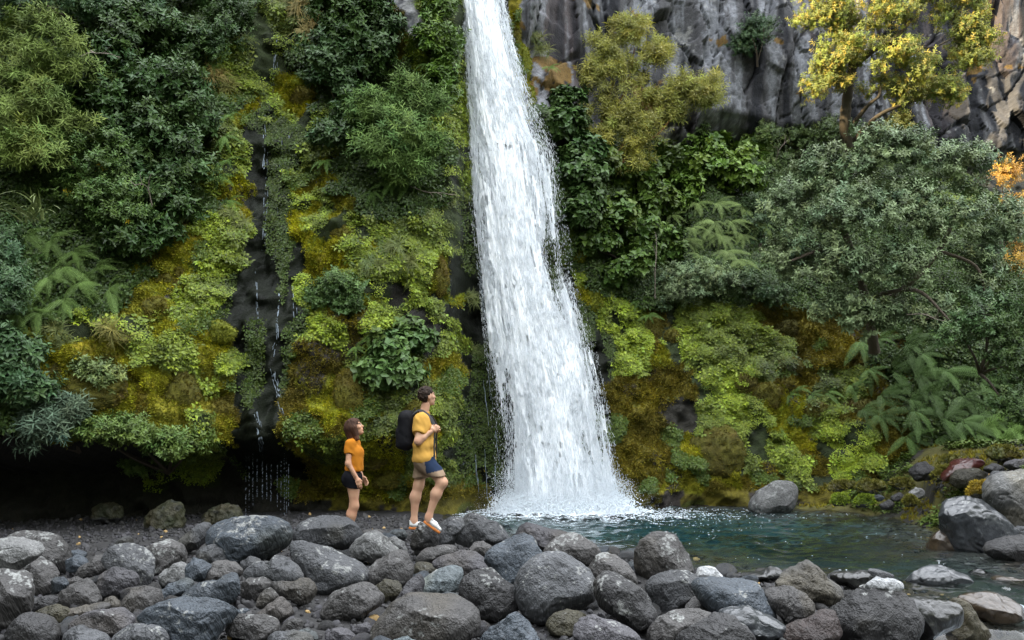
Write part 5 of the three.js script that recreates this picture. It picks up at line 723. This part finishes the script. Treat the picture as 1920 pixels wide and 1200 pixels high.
// ---------------------------------------------------------------- gravel and filler stones
{
  const geos = [0, 1, 2, 3].map(k => { const s = rockGeometry(a => 1 + 0.25 * noise(Math.cos(a) * 1.5 + k * 7, Math.sin(a) * 1.5, k), 0.85, 'g', 0, 0.5, 200 + k, 3); s.deleteAttribute('color'); return s; });
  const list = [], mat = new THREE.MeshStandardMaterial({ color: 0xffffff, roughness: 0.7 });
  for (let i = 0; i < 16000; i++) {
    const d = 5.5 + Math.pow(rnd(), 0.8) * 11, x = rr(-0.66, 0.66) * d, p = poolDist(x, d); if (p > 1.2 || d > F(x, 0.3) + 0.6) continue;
    const r = rr(0.012, 0.04) * (rnd() < 0.08 ? 2 : 1), v = rr(0.006, 0.036); list.push([V(x, ground(x, d) + r * 0.2, -d), V3(), [r * rr(0.8, 1.3), r * 0.7, r], rnd() < 0.02 ? rgb(0.3, 0.2, 0.08) : rgb(v * 1.05, v, v * rr(0.95, 1.2))]);  // pebble colour darkened to stand in for gap shade
  }
  const g = new THREE.Group(); g.name = 'gravel'; scene.add(g); tag(g, 'gravel and pebbles toned dark for the shaded gaps between the boulders', 'gravel', null, 'stuff'); copies('pebbles', geos, mat, list, g);
  const fill = [0, 1, 2, 3, 4, 5, 6, 7].map(k => rockGeometry(a => 1 + 0.22 * noise(Math.cos(a) * 1.2 + k * 5, Math.sin(a) * 1.2, k), 0.9, 'gbnudgnb'[k], 0, 0.2 + 0.5 * (k % 2), 300 + k, 8));
  let n = 0;
  for (let i = 0; i < 6000 && n < 190; i++) {
    const d = rr(5.9, 13.2), x = rr(-0.64, 0.64) * d, p = poolDist(x, d); if (p > 0.25 || (d > 11.4 && x < -2.2)) continue;
    const r = rr(0.06, 0.15); let ok = true; for (const q of rockSpots) if (Math.hypot((x - q[0]) / (q[3] * 0.75 + r), (-d - q[2]) / (q[5] * 0.8 + r)) < 1) { ok = false; break; } if (!ok) continue;
    const m = solo('stone', fill[n % 8], rockMat, 'small ' + ['grey', 'blue-grey', 'brown-grey', 'purple-grey', 'dark', 'chipped grey', 'chipped brown', 'chipped bluish'][n % 8] + ' stone filling a gap between the larger boulders', 'stone', 'filler stones between the boulders'); m.position.set(x, ground(x, d) + r * 0.35, -d); m.scale.set(r * rr(0.9, 1.3), r * rr(0.65, 0.9), r); m.rotation.set(rr(-0.3, 0.3), rr(0, 6), rr(-0.3, 0.3)); rockSpots.push([x, 0, -d, r * 0.8, r, r * 0.8]); n++;
  }
}
// ---------------------------------------------------------------- people: smooth joined fields meshed with surface nets
const A3 = a => Array.isArray(a) ? a : [a.x, a.y, a.z];
function cap(a, b, ra, rb) { a = A3(a); b = A3(b); const d = [b[0] - a[0], b[1] - a[1], b[2] - a[2]], L = d[0] * d[0] + d[1] * d[1] + d[2] * d[2] || 1e-9; return (x, y, z) => { const px = x - a[0], py = y - a[1], pz = z - a[2], t = clamp((px * d[0] + py * d[1] + pz * d[2]) / L); return Math.hypot(px - d[0] * t, py - d[1] * t, pz - d[2] * t) - lerp(ra, rb, t); }; }
function ell(c, r) { const m = Math.min(...r); return (x, y, z) => { const k = Math.hypot((x - c[0]) / r[0], (y - c[1]) / r[1], (z - c[2]) / r[2]); return (k - 1) * m * (k < 1 ? 1 : 1.2); }; }
function rbox(c, h, r) { return (x, y, z) => { const a = Math.abs(x - c[0]) - h[0] + r, b = Math.abs(y - c[1]) - h[1] + r, e = Math.abs(z - c[2]) - h[2] + r; return Math.hypot(Math.max(a, 0), Math.max(b, 0), Math.max(e, 0)) + Math.min(0, Math.max(a, b, e)) - r; }; }
const smin = (a, b, k) => { const h = Math.max(k - Math.abs(a - b), 0) / k; return Math.min(a, b) - h * h * k * 0.25; };
const join = (k, ...f) => (x, y, z) => { let d = f[0](x, y, z); for (let i = 1; i < f.length; i++) d = smin(d, f[i](x, y, z), k); return d; };
const cut = (f, g, k = 0.01) => (x, y, z) => -smin(-f(x, y, z), -g(x, y, z), k);     // f where g < 0
function nets(f, lo, hi, h, color) {                              // surface nets over the box lo..hi with cells h
  const n = [0, 1, 2].map(i => Math.ceil((hi[i] - lo[i]) / h) + 1), S = new Float32Array(n[0] * n[1] * n[2]), I = (i, j, k) => (k * n[1] + j) * n[0] + i;
  for (let k = 0; k < n[2]; k++) for (let j = 0; j < n[1]; j++) for (let i = 0; i < n[0]; i++) S[I(i, j, k)] = f(lo[0] + i * h, lo[1] + j * h, lo[2] + k * h);
  const pos = [], nor = [], col = [], id = new Int32Array(S.length).fill(-1), idx = [];
  for (let k = 0; k < n[2] - 1; k++) for (let j = 0; j < n[1] - 1; j++) for (let i = 0; i < n[0] - 1; i++) {
    let sx = 0, sy = 0, sz = 0, c = 0; const v = q => S[I(i + (q & 1), j + ((q >> 1) & 1), k + (q >> 2))];
    for (const [a, b] of [[0, 1], [2, 3], [4, 5], [6, 7], [0, 2], [1, 3], [4, 6], [5, 7], [0, 4], [1, 5], [2, 6], [3, 7]]) { const A = v(a), B = v(b); if ((A < 0) === (B < 0)) continue; const t = A / (A - B); sx += lerp(a & 1, b & 1, t); sy += lerp((a >> 1) & 1, (b >> 1) & 1, t); sz += lerp(a >> 2, b >> 2, t); c++; }
    if (!c) continue; const x = lo[0] + (i + sx / c) * h, y = lo[1] + (j + sy / c) * h, z = lo[2] + (k + sz / c) * h, e = h * 0.6;
    id[I(i, j, k)] = pos.length / 3; pos.push(x, y, z); const g = V(f(x + e, y, z) - f(x - e, y, z), f(x, y + e, z) - f(x, y - e, z), f(x, y, z + e) - f(x, y, z - e)).normalize(); nor.push(g.x, g.y, g.z); if (color) col.push(...color(x, y, z));
  }
  for (let k = 1; k < n[2] - 1; k++) for (let j = 1; j < n[1] - 1; j++) for (let i = 1; i < n[0] - 1; i++) {
    const A = S[I(i, j, k)] < 0, q = (a, b, c, d, flip) => { if (a < 0 || b < 0 || c < 0 || d < 0) return; flip ? idx.push(a, c, b, a, d, c) : idx.push(a, b, c, a, c, d); };
    if (A !== S[I(i + 1, j, k)] < 0) q(id[I(i, j - 1, k - 1)], id[I(i, j, k - 1)], id[I(i, j, k)], id[I(i, j - 1, k)], !A);
    if (A !== S[I(i, j + 1, k)] < 0) q(id[I(i - 1, j, k - 1)], id[I(i - 1, j, k)], id[I(i, j, k)], id[I(i, j, k - 1)], !A);
    if (A !== S[I(i, j, k + 1)] < 0) q(id[I(i - 1, j - 1, k)], id[I(i, j - 1, k)], id[I(i, j, k)], id[I(i - 1, j, k)], !A);
  }
  const g = new THREE.BufferGeometry(); g.setAttribute('position', new THREE.Float32BufferAttribute(pos, 3)); g.setAttribute('normal', new THREE.Float32BufferAttribute(nor, 3)); if (color) g.setAttribute('color', new THREE.Float32BufferAttribute(col, 3)); g.setIndex(idx); return g;
}
// a head about its centre, +x forward, +y up, +z its right side
function headField(w) { return join(0.02, ell([-0.012, 0.022, 0], [0.1, 0.098, 0.078 * w]), ell([0.03, -0.045, 0], [0.062, 0.075, 0.056 * w]), cap([0.072, -0.097, 0], [0.06, -0.09, 0], 0.02, 0.028), cap([0.084, 0.018, 0], [0.106, -0.022, 0], 0.009, 0.014), cap([0.08, 0.028, 0.03], [0.08, 0.028, -0.03], 0.012, 0.012), cap([0.088, -0.058, 0.016], [0.088, -0.058, -0.016], 0.009, 0.009), cap([0.055, -0.015, 0.045], [0.055, -0.015, 0.042], 0.022, 0.022), cap([0.055, -0.015, -0.045], [0.055, -0.015, -0.042], 0.022, 0.022), ell([-0.008, -0.005, 0.079 * w], [0.02, 0.032, 0.009]), ell([-0.008, -0.005, -0.079 * w], [0.02, 0.032, 0.009])); }
const headColor = skin => (x, y, z) => { const e = Math.hypot(x - 0.088, y - 0.008, Math.abs(z) - 0.032); if (e < 0.008) return [0.03, 0.02, 0.015]; if (e < 0.013) return [0.6, 0.58, 0.55]; if (Math.abs(y + 0.058) < 0.011 && Math.abs(z) < 0.024 && x > 0.07) return [skin[0] * 0.8, skin[1] * 0.5, skin[2] * 0.5]; if (Math.abs(y - 0.035) < 0.006 && Math.abs(Math.abs(z) - 0.033) < 0.018 && x > 0.06) return [0.06, 0.035, 0.025]; return skin; };
function hand(wrist, dir, palm, curl, side) {                     // palm plate with four fingers and a thumb; dir along the hand, palm = way the palm faces
  dir = V(...dir).normalize(); palm = V(...palm); palm.addScaledVector(dir, -palm.dot(dir)).normalize(); const w = V().crossVectors(dir, palm).multiplyScalar(side), W = V(...wrist), at3 = (a, b, c) => W.clone().addScaledVector(dir, a).addScaledVector(w, b).addScaledVector(palm, c);
  const f = [cap(at3(0, 0, 0), at3(0.03, 0, 0), 0.023, 0.026), cap(at3(0.04, -0.024, 0), at3(0.08, -0.027, 0), 0.014, 0.012), cap(at3(0.035, 0.018, 0), at3(0.085, 0.022, 0), 0.016, 0.012), cap(at3(0.035, -0.004, 0), at3(0.088, -0.003, 0), 0.016, 0.012)], g = [];
  [[0.026, 0.07, 0.0085], [0.009, 0.08, 0.009], [-0.009, 0.075, 0.0088], [-0.027, 0.058, 0.0078]].forEach(([b, L, r], i) => {
    let p = at3(0.085 - 0.004 * Math.abs(i - 1.2), b, 0), a = curl * 0.6; for (let s = 0; s < 3; s++) { const l = L * [0.45, 0.32, 0.26][s], q = p.clone().addScaledVector(dir, Math.cos(a) * l).addScaledVector(palm, Math.sin(a) * l); g.push(cap(p, q, r * (1 - 0.08 * s), r * (0.92 - 0.1 * s))); p = q; a += curl; }
  });
  const t0 = at3(0.025, 0.026, 0.006), t1 = at3(0.055, 0.046, 0.016 + 0.012 * curl), t2 = at3(0.085, 0.046 - 0.016 * curl, 0.024 + 0.018 * curl); f.push(cap(t0, t1, 0.013, 0.0105)); g.push(cap(t1, t2, 0.0105, 0.008));
  const palmF = join(0.02, ...f), fing = (x, y, z) => { let d = 9; for (const q of g) d = Math.min(d, q(x, y, z)); return d; };
  return (x, y, z) => smin(palmF(x, y, z), fing(x, y, z), 0.006);
}
const box3 = (c, r) => [[c[0] - r, c[1] - r, c[2] - r], [c[0] + r, c[1] + r, c[2] + r]];
function cloth(rough = 0.9) { return new THREE.MeshPhysicalMaterial({ vertexColors: true, roughness: rough, sheen: 0.08, sheenRoughness: 0.6, specularIntensity: 0.3 }); }
const skinMat = new THREE.MeshPhysicalMaterial({ vertexColors: true, roughness: 0.55, specularIntensity: 0.4 }), hairMat = new THREE.MeshPhysicalMaterial({ vertexColors: true, roughness: 0.75, specularIntensity: 0.4 }), clothMat = cloth();
const headMatrix = (p, yaw, pitch, roll = 0) => new THREE.Matrix4().makeTranslation(...p).multiply(new THREE.Matrix4().makeRotationFromEuler(new THREE.Euler(roll, yaw, pitch, 'YZX')));
function shoe(parent, heel, toe, upperC, soleC, Y = V(0, 1, 0)) {
  const H = V(...heel), d = V(...toe).sub(H), L = d.length(); d.normalize(); const s = V().crossVectors(d, Y).normalize(), u = V().crossVectors(s, d).normalize(), m = new THREE.Matrix4().makeBasis(d, u, s).setPosition(H);
  const up = cut(join(0.03, cap([0.03, 0.045, 0], [0.03, 0.085, 0], 0.036, 0.038), cap([0.05, 0.045, 0], [L * 0.55, 0.045, 0], 0.04, 0.038), cap([L * 0.5, 0.04, 0], [L - 0.03, 0.03, 0.004], 0.042, 0.03)), (x, y) => Math.max(0.016 - y, y - 0.1));
  const so = cut(join(0.02, cap([0.03, 0, 0], [L * 0.6, 0, 0], 0.04, 0.042), cap([L * 0.6, 0, 0], [L - 0.03, 0.004, 0.004], 0.042, 0.034)), (x, y) => Math.max(-0.014 - y, y - 0.022));
  const sh = part('shoe', nets(up, [-0.05, -0.03, -0.06], [L + 0.05, 0.13, 0.06], 0.006, (x, y, z) => Math.abs(y - 0.035) < 0.006 || noise(x * 40, y * 40, z * 40) > 0.55 ? upperC.map(c => c * 0.45) : upperC).applyMatrix4(m), clothMat, parent);
  part('sole', nets(so, [-0.05, -0.03, -0.06], [L + 0.05, 0.05, 0.06], 0.006, () => soleC).applyMatrix4(m), clothMat, sh);
}
function sleeve(a, b, t, r0, r1) { const d = b.map((v, i) => v - a[i]), L = Math.hypot(...d); return cut(cap(a, a.map((v, i) => v + d[i] * (t + 0.15)), r0, r1), (x, y, z) => ((x - a[0]) * d[0] + (y - a[1]) * d[1] + (z - a[2]) * d[2]) / L - t * L, 0.008); }
const fold = (x, y, z, o, a = 0.006) => a * (fbm(x * 9 + o, y * 5, z * 9, 2) + 0.6 * noise(x * 20 + y * 9, y * 12 + o, z * 20));
{ // ---- the man, seen from his right side, one foot stepping on the rock
  const O = at(795, 997, 11), man = thing('person', 'man in a mustard T-shirt and khaki shorts with a backpack, stepping on a rock', 'person', 'people', O), skin = [0.5, 0.29, 0.19];
  const rh = [0, 0.9, 0.09], lh = [-0.02, 0.9, -0.09], rk = [0.235, 0.62, 0.12], lk = [-0.085, 0.57, -0.09], ra = [0.065, 0.19, 0.1], la = [-0.14, 0.12, -0.09], rs = [-0.04, 1.405, 0.165], ls = [0, 1.405, -0.165], re = [-0.065, 1.135, 0.215], le = [0.0, 1.13, -0.22], rw = [0.095, 1.255, 0.19], lw = [0.1, 1.24, -0.17];
  const torso = [cap([-0.01, 0.9, -0.075], [-0.01, 0.9, 0.075], 0.115, 0.115), cap([-0.015, 1.06, -0.07], [-0.015, 1.06, 0.07], 0.105, 0.105), cap([-0.02, 1.27, -0.085], [-0.02, 1.27, 0.085], 0.118, 0.118), cap([-0.03, 1.38, -0.12], [-0.03, 1.38, 0.12], 0.075, 0.075), cap([-0.03, 1.44, 0], [0.005, 1.6, 0], 0.062, 0.055)];
  const leg = (h, k, a) => { const m = k.map((v, i) => lerp(v, a[i], 0.32)); m[0] -= 0.022; return [cap(h, k, 0.088, 0.06), cap(k, m, 0.056, 0.062), cap(m, a, 0.06, 0.036), cap(a, [a[0], a[1] - 0.05, a[2]], 0.036, 0.04)]; };
  const body = join(0.06, ...torso, ...leg(rh, rk, ra), ...leg(lh, lk, la)), arms = join(0.03, cap(rs, re, 0.056, 0.045), cap(re, [lerp(re[0], rw[0], 0.35), lerp(re[1], rw[1], 0.35), lerp(re[2], rw[2], 0.35)], 0.045, 0.043), cap(re, rw, 0.042, 0.027), cap(ls, le, 0.056, 0.045), cap(le, lw, 0.043, 0.027));
  const all = (x, y, z) => smin(body(x, y, z), arms(x, y, z), 0.03), hr = hand(rw, [0.6, 0.45, -0.25], [-0.3, 0.2, -0.9], 1.15, 1), hl = hand(lw, [0.6, 0.45, 0.25], [-0.3, 0.2, 0.9], 1.15, -1), flat = (x, y, z) => { const f = 1 + 0.14 * fbm(x * 14, y * 14, z * 14, 3); return [skin[0] * f, skin[1] * f * f, skin[2] * f * f]; };
  const hm = headMatrix([0.02, 1.7, 0], 0.55, 0.12), hf = headField(1);
  part('body', mergeGeometries([nets(all, [-0.32, 0.05, -0.34], [0.34, 1.64, 0.34], 0.012, flat), nets(hf, [-0.13, -0.14, -0.11], [0.14, 0.14, 0.11], 0.004, headColor(skin)).applyMatrix4(hm), nets(hr, ...box3([0.14, 1.29, 0.16], 0.12), 0.0035, flat), nets(hl, ...box3([0.14, 1.28, -0.14], 0.12), 0.0035, flat)]), skinMat, man);
  const hairF = cut(ell([-0.018, 0.03, 0], [0.113, 0.107, 0.09]), (x, y, z) => Math.max(-0.075 + Math.min(0, x) * 0.1 - y, x > 0 ? (0.058 - 0.25 * (0.1 - x)) * 0.9 - y + (Math.abs(z) > 0.07 && x < 0.03 ? 0 : 0.0) : -1, x > -0.03 ? 0.012 - y : -1), 0.012);
  part('hair', nets((x, y, z) => hairF(x, y, z) - 0.007 * (noise(x * 55, y * 55, z * 55) + noise(x * 26, y * 26 + 3, z * 26)), [-0.17, -0.13, -0.14], [0.15, 0.17, 0.14], 0.004, (x, y, z) => { const f = 1 + 0.6 * noise(x * 30, y * 60, z * 60); return [0.022 * f, 0.013 * f, 0.009 * f]; }).applyMatrix4(hm), hairMat, man);
  const tee = cut(join(0.05, cap([-0.01, 0.92, -0.075], [-0.01, 0.92, 0.075], 0.145, 0.145), cap([-0.015, 1.08, -0.075], [-0.015, 1.08, 0.075], 0.135, 0.135), cap([-0.02, 1.28, -0.09], [-0.02, 1.28, 0.09], 0.134, 0.134), cap([-0.03, 1.39, -0.125], [-0.03, 1.39, 0.125], 0.09, 0.09), cap([-0.03, 1.44, 0], [-0.02, 1.5, 0], 0.085, 0.072), sleeve(rs, re, 0.6, 0.08, 0.074), sleeve(ls, le, 0.6, 0.08, 0.074)), (x, y, z) => Math.max(0.865 - 0.02 * x - y, y - 1.5 - x * 0.2), 0.012);
  part('t_shirt', nets((x, y, z) => tee(x, y, z) - fold(x, y, z, 3, 0.016), [-0.3, 0.84, -0.34], [0.26, 1.56, 0.34], 0.01, (x, y, z) => { const f = 1 + 0.1 * noise(x * 12, y * 12, z * 12); return [0.5 * f, 0.28 * f, 0.06 * f]; }), clothMat, man);
  const mix = (a, b, t) => a.map((v, i) => lerp(v, b[i], t)), sh = cut(join(0.04, cap([-0.01, 0.9, -0.075], [-0.01, 0.9, 0.075], 0.13, 0.13), cap(rh, mix(rh, rk, 0.8), 0.112, 0.098), cap(lh, mix(lh, lk, 0.8), 0.112, 0.1)), (x, y, z) => Math.max(y - 0.97, z > 0 ? 0.69 - 0.3 * (0.14 - x) * 0.2 - y : 0.66 - y), 0.012);
  part('shorts', nets((x, y, z) => sh(x, y, z) - fold(x, y, z, 9, 0.013), [-0.28, 0.6, -0.3], [0.38, 1.0, 0.34], 0.01, (x, y, z) => { const f = 1 + 0.12 * noise(x * 15, y * 15, z * 15); return x > 0.02 + (0.86 - y) * 0.15 && y > 0.77 - (0.2 - x) * 0.25 ? [0.016 * f, 0.028 * f, 0.06 * f] : [0.26 * f, 0.185 * f, 0.125 * f]; }), clothMat, man);
  shoe(man, [0.012, 0.135, 0.1], [0.205, -0.005, 0.085], [0.62, 0.62, 0.6], [0.5, 0.17, 0.045], V(0.4, 1, 0)); shoe(man, [-0.195, 0.035, -0.09], [0.07, 0.02, -0.06], [0.62, 0.62, 0.6], [0.5, 0.17, 0.045]);
  // backpack: worn, but a thing of its own
  const B = thing('backpack', 'black backpack on the back of the man in the mustard T-shirt', 'backpack', null, O), blk = () => [0.006, 0.006, 0.0075];
  const bag = join(0.03, rbox([-0.235, 1.27, 0.01], [0.11, 0.255, 0.15], 0.105), rbox([-0.285, 1.17, 0.01], [0.085, 0.14, 0.12], 0.06));
  part('bag', nets((x, y, z) => bag(x, y, z) - fold(x, y, z, 5, 0.007), [-0.42, 0.96, -0.18], [-0.08, 1.58, 0.2], 0.01, blk), cloth(0.7), B);
  const strapM = new THREE.MeshStandardMaterial({ color: rgb(0.014, 0.014, 0.016), roughness: 0.75 });
  const band = (pts, w) => { const c = new THREE.CatmullRomCurve3(pts.map(p => V(...p))), n = 40, pos = [], idx = [], q = V(), t = V(), a = V(-0.02, 1.15, 0); for (let i = 0; i <= n; i++) { c.getPointAt(i / n, q); c.getTangentAt(i / n, t); const out = q.clone().sub(V(-0.02, q.y > 1.42 ? 1.3 : q.y, 0)).normalize(), s = V().crossVectors(t, out).normalize().multiplyScalar(w), o = out.multiplyScalar(0.009); pos.push(q.x - s.x, q.y - s.y, q.z - s.z, q.x - s.x + o.x, q.y - s.y + o.y, q.z - s.z + o.z, q.x + s.x + o.x, q.y + s.y + o.y, q.z + s.z + o.z, q.x + s.x, q.y + s.y, q.z + s.z); if (i < n) for (let k = 0; k < 4; k++) { const A = i * 4 + k, D = i * 4 + (k + 1) % 4; idx.push(A, A + 4, D + 4, A, D + 4, D); } } return geoOf(pos, idx); };
  for (const s of [1, -1]) { part('strap', band([[-0.16, 1.46, 0.09 * s], [-0.07, 1.515, 0.1 * s], [0.04, 1.46, 0.12 * s], [0.12, 1.34, 0.125 * s], [0.135, 1.26, 0.13 * s]], 0.026), strapM, B); part('lower_strap', band([[0.135, 1.27, 0.13 * s], [0.13, 1.17, 0.145 * s], [0.128, 1.06, 0.15 * s], [0.132, 0.96, 0.15 * s], [0.138, 0.93, 0.15 * s]], 0.01), strapM, B); }
  part('top_handle', band([[-0.17, 1.49, -0.03], [-0.13, 1.545, 0], [-0.17, 1.49, 0.04]], 0.01), strapM, B);
}
{ // ---- the woman, in profile, looking up at the fall
  const O = at(660, 1017, 11.8), wom = thing('person', 'woman in an orange T-shirt and black shorts looking up, standing behind a boulder', 'person', 'people', O), skin = [0.46, 0.25, 0.155];
  const rh = [0.0, 0.86, 0.08], lh = [0.0, 0.86, -0.08], rk = [0.035, 0.49, 0.08], lk = [0.0, 0.49, -0.085], ra = [-0.012, 0.09, 0.08], la = [-0.06, 0.09, -0.085], rs = [-0.035, 1.325, 0.145], ls = [-0.005, 1.325, -0.145], re = [-0.04, 1.06, 0.185], le = [0.0, 1.06, -0.19], rw = [0.082, 0.865, 0.18], lw = [0.09, 0.86, -0.17];
  const torso = [cap([-0.02, 0.86, -0.075], [-0.02, 0.86, 0.075], 0.108, 0.108), cap([0.005, 1.02, -0.055], [0.005, 1.02, 0.055], 0.088, 0.088), cap([0.015, 1.2, -0.07], [0.015, 1.2, 0.07], 0.095, 0.095), cap([-0.02, 1.31, -0.1], [-0.02, 1.31, 0.1], 0.06, 0.06), cap([-0.02, 1.35, 0], [0.0, 1.47, 0], 0.052, 0.046)];
  const leg = (h, k, a) => { const m = k.map((v, i) => lerp(v, a[i], 0.3)); m[0] -= 0.02; return [cap(h, k, 0.092, 0.054), cap(k, m, 0.05, 0.054), cap(m, a, 0.053, 0.032)]; };
  const body = join(0.06, ...torso, ...leg(rh, rk, ra), ...leg(lh, lk, la)), arms = join(0.03, cap(rs, re, 0.044, 0.037), cap(re, rw, 0.037, 0.023), cap(ls, le, 0.044, 0.037), cap(le, lw, 0.037, 0.023)), all = (x, y, z) => smin(body(x, y, z), arms(x, y, z), 0.03), flat = (x, y, z) => { const f = 1 + 0.14 * fbm(x * 14, y * 14, z * 14, 3); return [skin[0] * f, skin[1] * f * f, skin[2] * f * f]; };
  const hm = headMatrix([0.004, 1.54, 0], 0.22, 0.34), hr = hand(rw, [0.35, -0.9, 0.05], [-0.3, 0, -0.9], 0.35, 1), hl = hand(lw, [0.5, -0.6, 0.1], [-0.5, 0.2, 0.8], 0.5, -1);
  part('body', mergeGeometries([nets(all, [-0.26, 0.03, -0.3], [0.26, 1.5, 0.3], 0.012, flat), nets(headField(0.95), [-0.13, -0.14, -0.11], [0.14, 0.14, 0.11], 0.004, headColor(skin)).applyMatrix4(hm), nets(hr, ...box3([0.11, 0.8, 0.18], 0.13), 0.0035, flat), nets(hl, ...box3([0.13, 0.81, -0.16], 0.13), 0.0035, flat)]), skinMat, wom);
  const hairF = cut(join(0.04, ell([-0.018, 0.03, 0], [0.118, 0.11, 0.096]), cap([-0.07, 0.0, 0.0], [-0.085, -0.13, 0], 0.08, 0.06), cap([-0.01, 0.0, 0.075], [-0.02, -0.15, 0.075], 0.04, 0.034), cap([-0.01, 0.0, -0.075], [-0.02, -0.15, -0.075], 0.04, 0.034)), (x, y, z) => Math.max(-0.175 - 0.12 * x - y + 0.02 * noise(x * 60, 1, z * 60), Math.abs(z) < 0.07 || y > -0.12 ? (x > 0.03 ? 0.055 - y - (x - 0.03) * 0.3 + (Math.abs(z) > 0.066 ? -0.02 : 0.02) : -1) : -1, (x > 0.01 && Math.abs(z) < 0.062) ? 0.05 - y : -1), 0.012);
  part('hair', nets((x, y, z) => hairF(x, y, z) - 0.004 * noise(x * 60, y * 10, z * 60), [-0.2, -0.22, -0.15], [0.16, 0.18, 0.15], 0.004, (x, y, z) => { const f = (1 + 0.5 * noise(x * 70, y * 8, z * 70)) * (y < -0.11 ? 2.2 : 1); return [0.045 * f, 0.021 * f, 0.012 * f]; }).applyMatrix4(hm), hairMat, wom);
  const tee = cut(join(0.045, cap([0.01, 0.98, -0.06], [0.01, 0.98, 0.06], 0.116, 0.116), cap([0.015, 1.1, -0.065], [0.015, 1.1, 0.065], 0.106, 0.106), cap([0.012, 1.2, -0.075], [0.012, 1.2, 0.075], 0.106, 0.106), cap([0.05, 1.2, 0.05], [0.05, 1.2, -0.05], 0.068, 0.068), cap([-0.02, 1.31, -0.105], [-0.02, 1.31, 0.105], 0.072, 0.072), cap([-0.02, 1.34, 0], [-0.015, 1.39, 0], 0.07, 0.058), sleeve(rs, re, 0.5, 0.062, 0.058), sleeve(ls, le, 0.5, 0.062, 0.058)), (x, y, z) => Math.max(0.95 - y, y - 1.395 - 0.2 * x), 0.012);
  part('t_shirt', nets((x, y, z) => tee(x, y, z) - fold(x, y, z, 13, 0.011), [-0.24, 0.92, -0.3], [0.24, 1.46, 0.3], 0.01, (x, y, z) => { const f = 1 + 0.1 * noise(x * 12, y * 12, z * 12); return [0.42 * f, 0.15 * f, 0.012 * f]; }), clothMat, wom);
  const mix = (a, b, t) => a.map((v, i) => lerp(v, b[i], t)), sh = cut(join(0.04, cap([-0.02, 0.87, -0.075], [-0.02, 0.87, 0.075], 0.118, 0.118), cap([-0.06, 0.83, -0.06], [-0.06, 0.83, 0.06], 0.085, 0.085), cap(rh, mix(rh, rk, 0.5), 0.102, 0.09), cap(lh, mix(lh, lk, 0.5), 0.102, 0.09)), (x, y) => Math.max(y - 0.985, 0.73 - 0.15 * x - y), 0.012);
  part('shorts', nets((x, y, z) => sh(x, y, z) - fold(x, y, z, 19, 0.006), [-0.26, 0.66, -0.26], [0.22, 1.02, 0.26], 0.01, () => [0.006, 0.006, 0.009]), clothMat, wom);
  shoe(wom, [-0.07, 0.02, 0.08], [0.17, 0.02, 0.085], [0.5, 0.5, 0.5], [0.3, 0.3, 0.3]); shoe(wom, [-0.12, 0.02, -0.085], [0.12, 0.02, -0.085], [0.5, 0.5, 0.5], [0.3, 0.3, 0.3]);
  // the stone she stands on, hidden from here by the large grey boulder
  const st = solo('boulder', rockGeometry(a => 1 + 0.15 * noise(Math.cos(a) * 1.3, Math.sin(a) * 1.3, 4), 0.8, 'g', 0.1, 0.4, 412, 14), rockMat, 'flat stone under the feet of the woman in orange', 'boulder', 'boulders of the stream bank'); st.scale.set(0.4, 0.17, 0.36); st.position.set(O.x + 0.02, O.y - 0.15, O.z);
}
renderer.render(scene, camera);
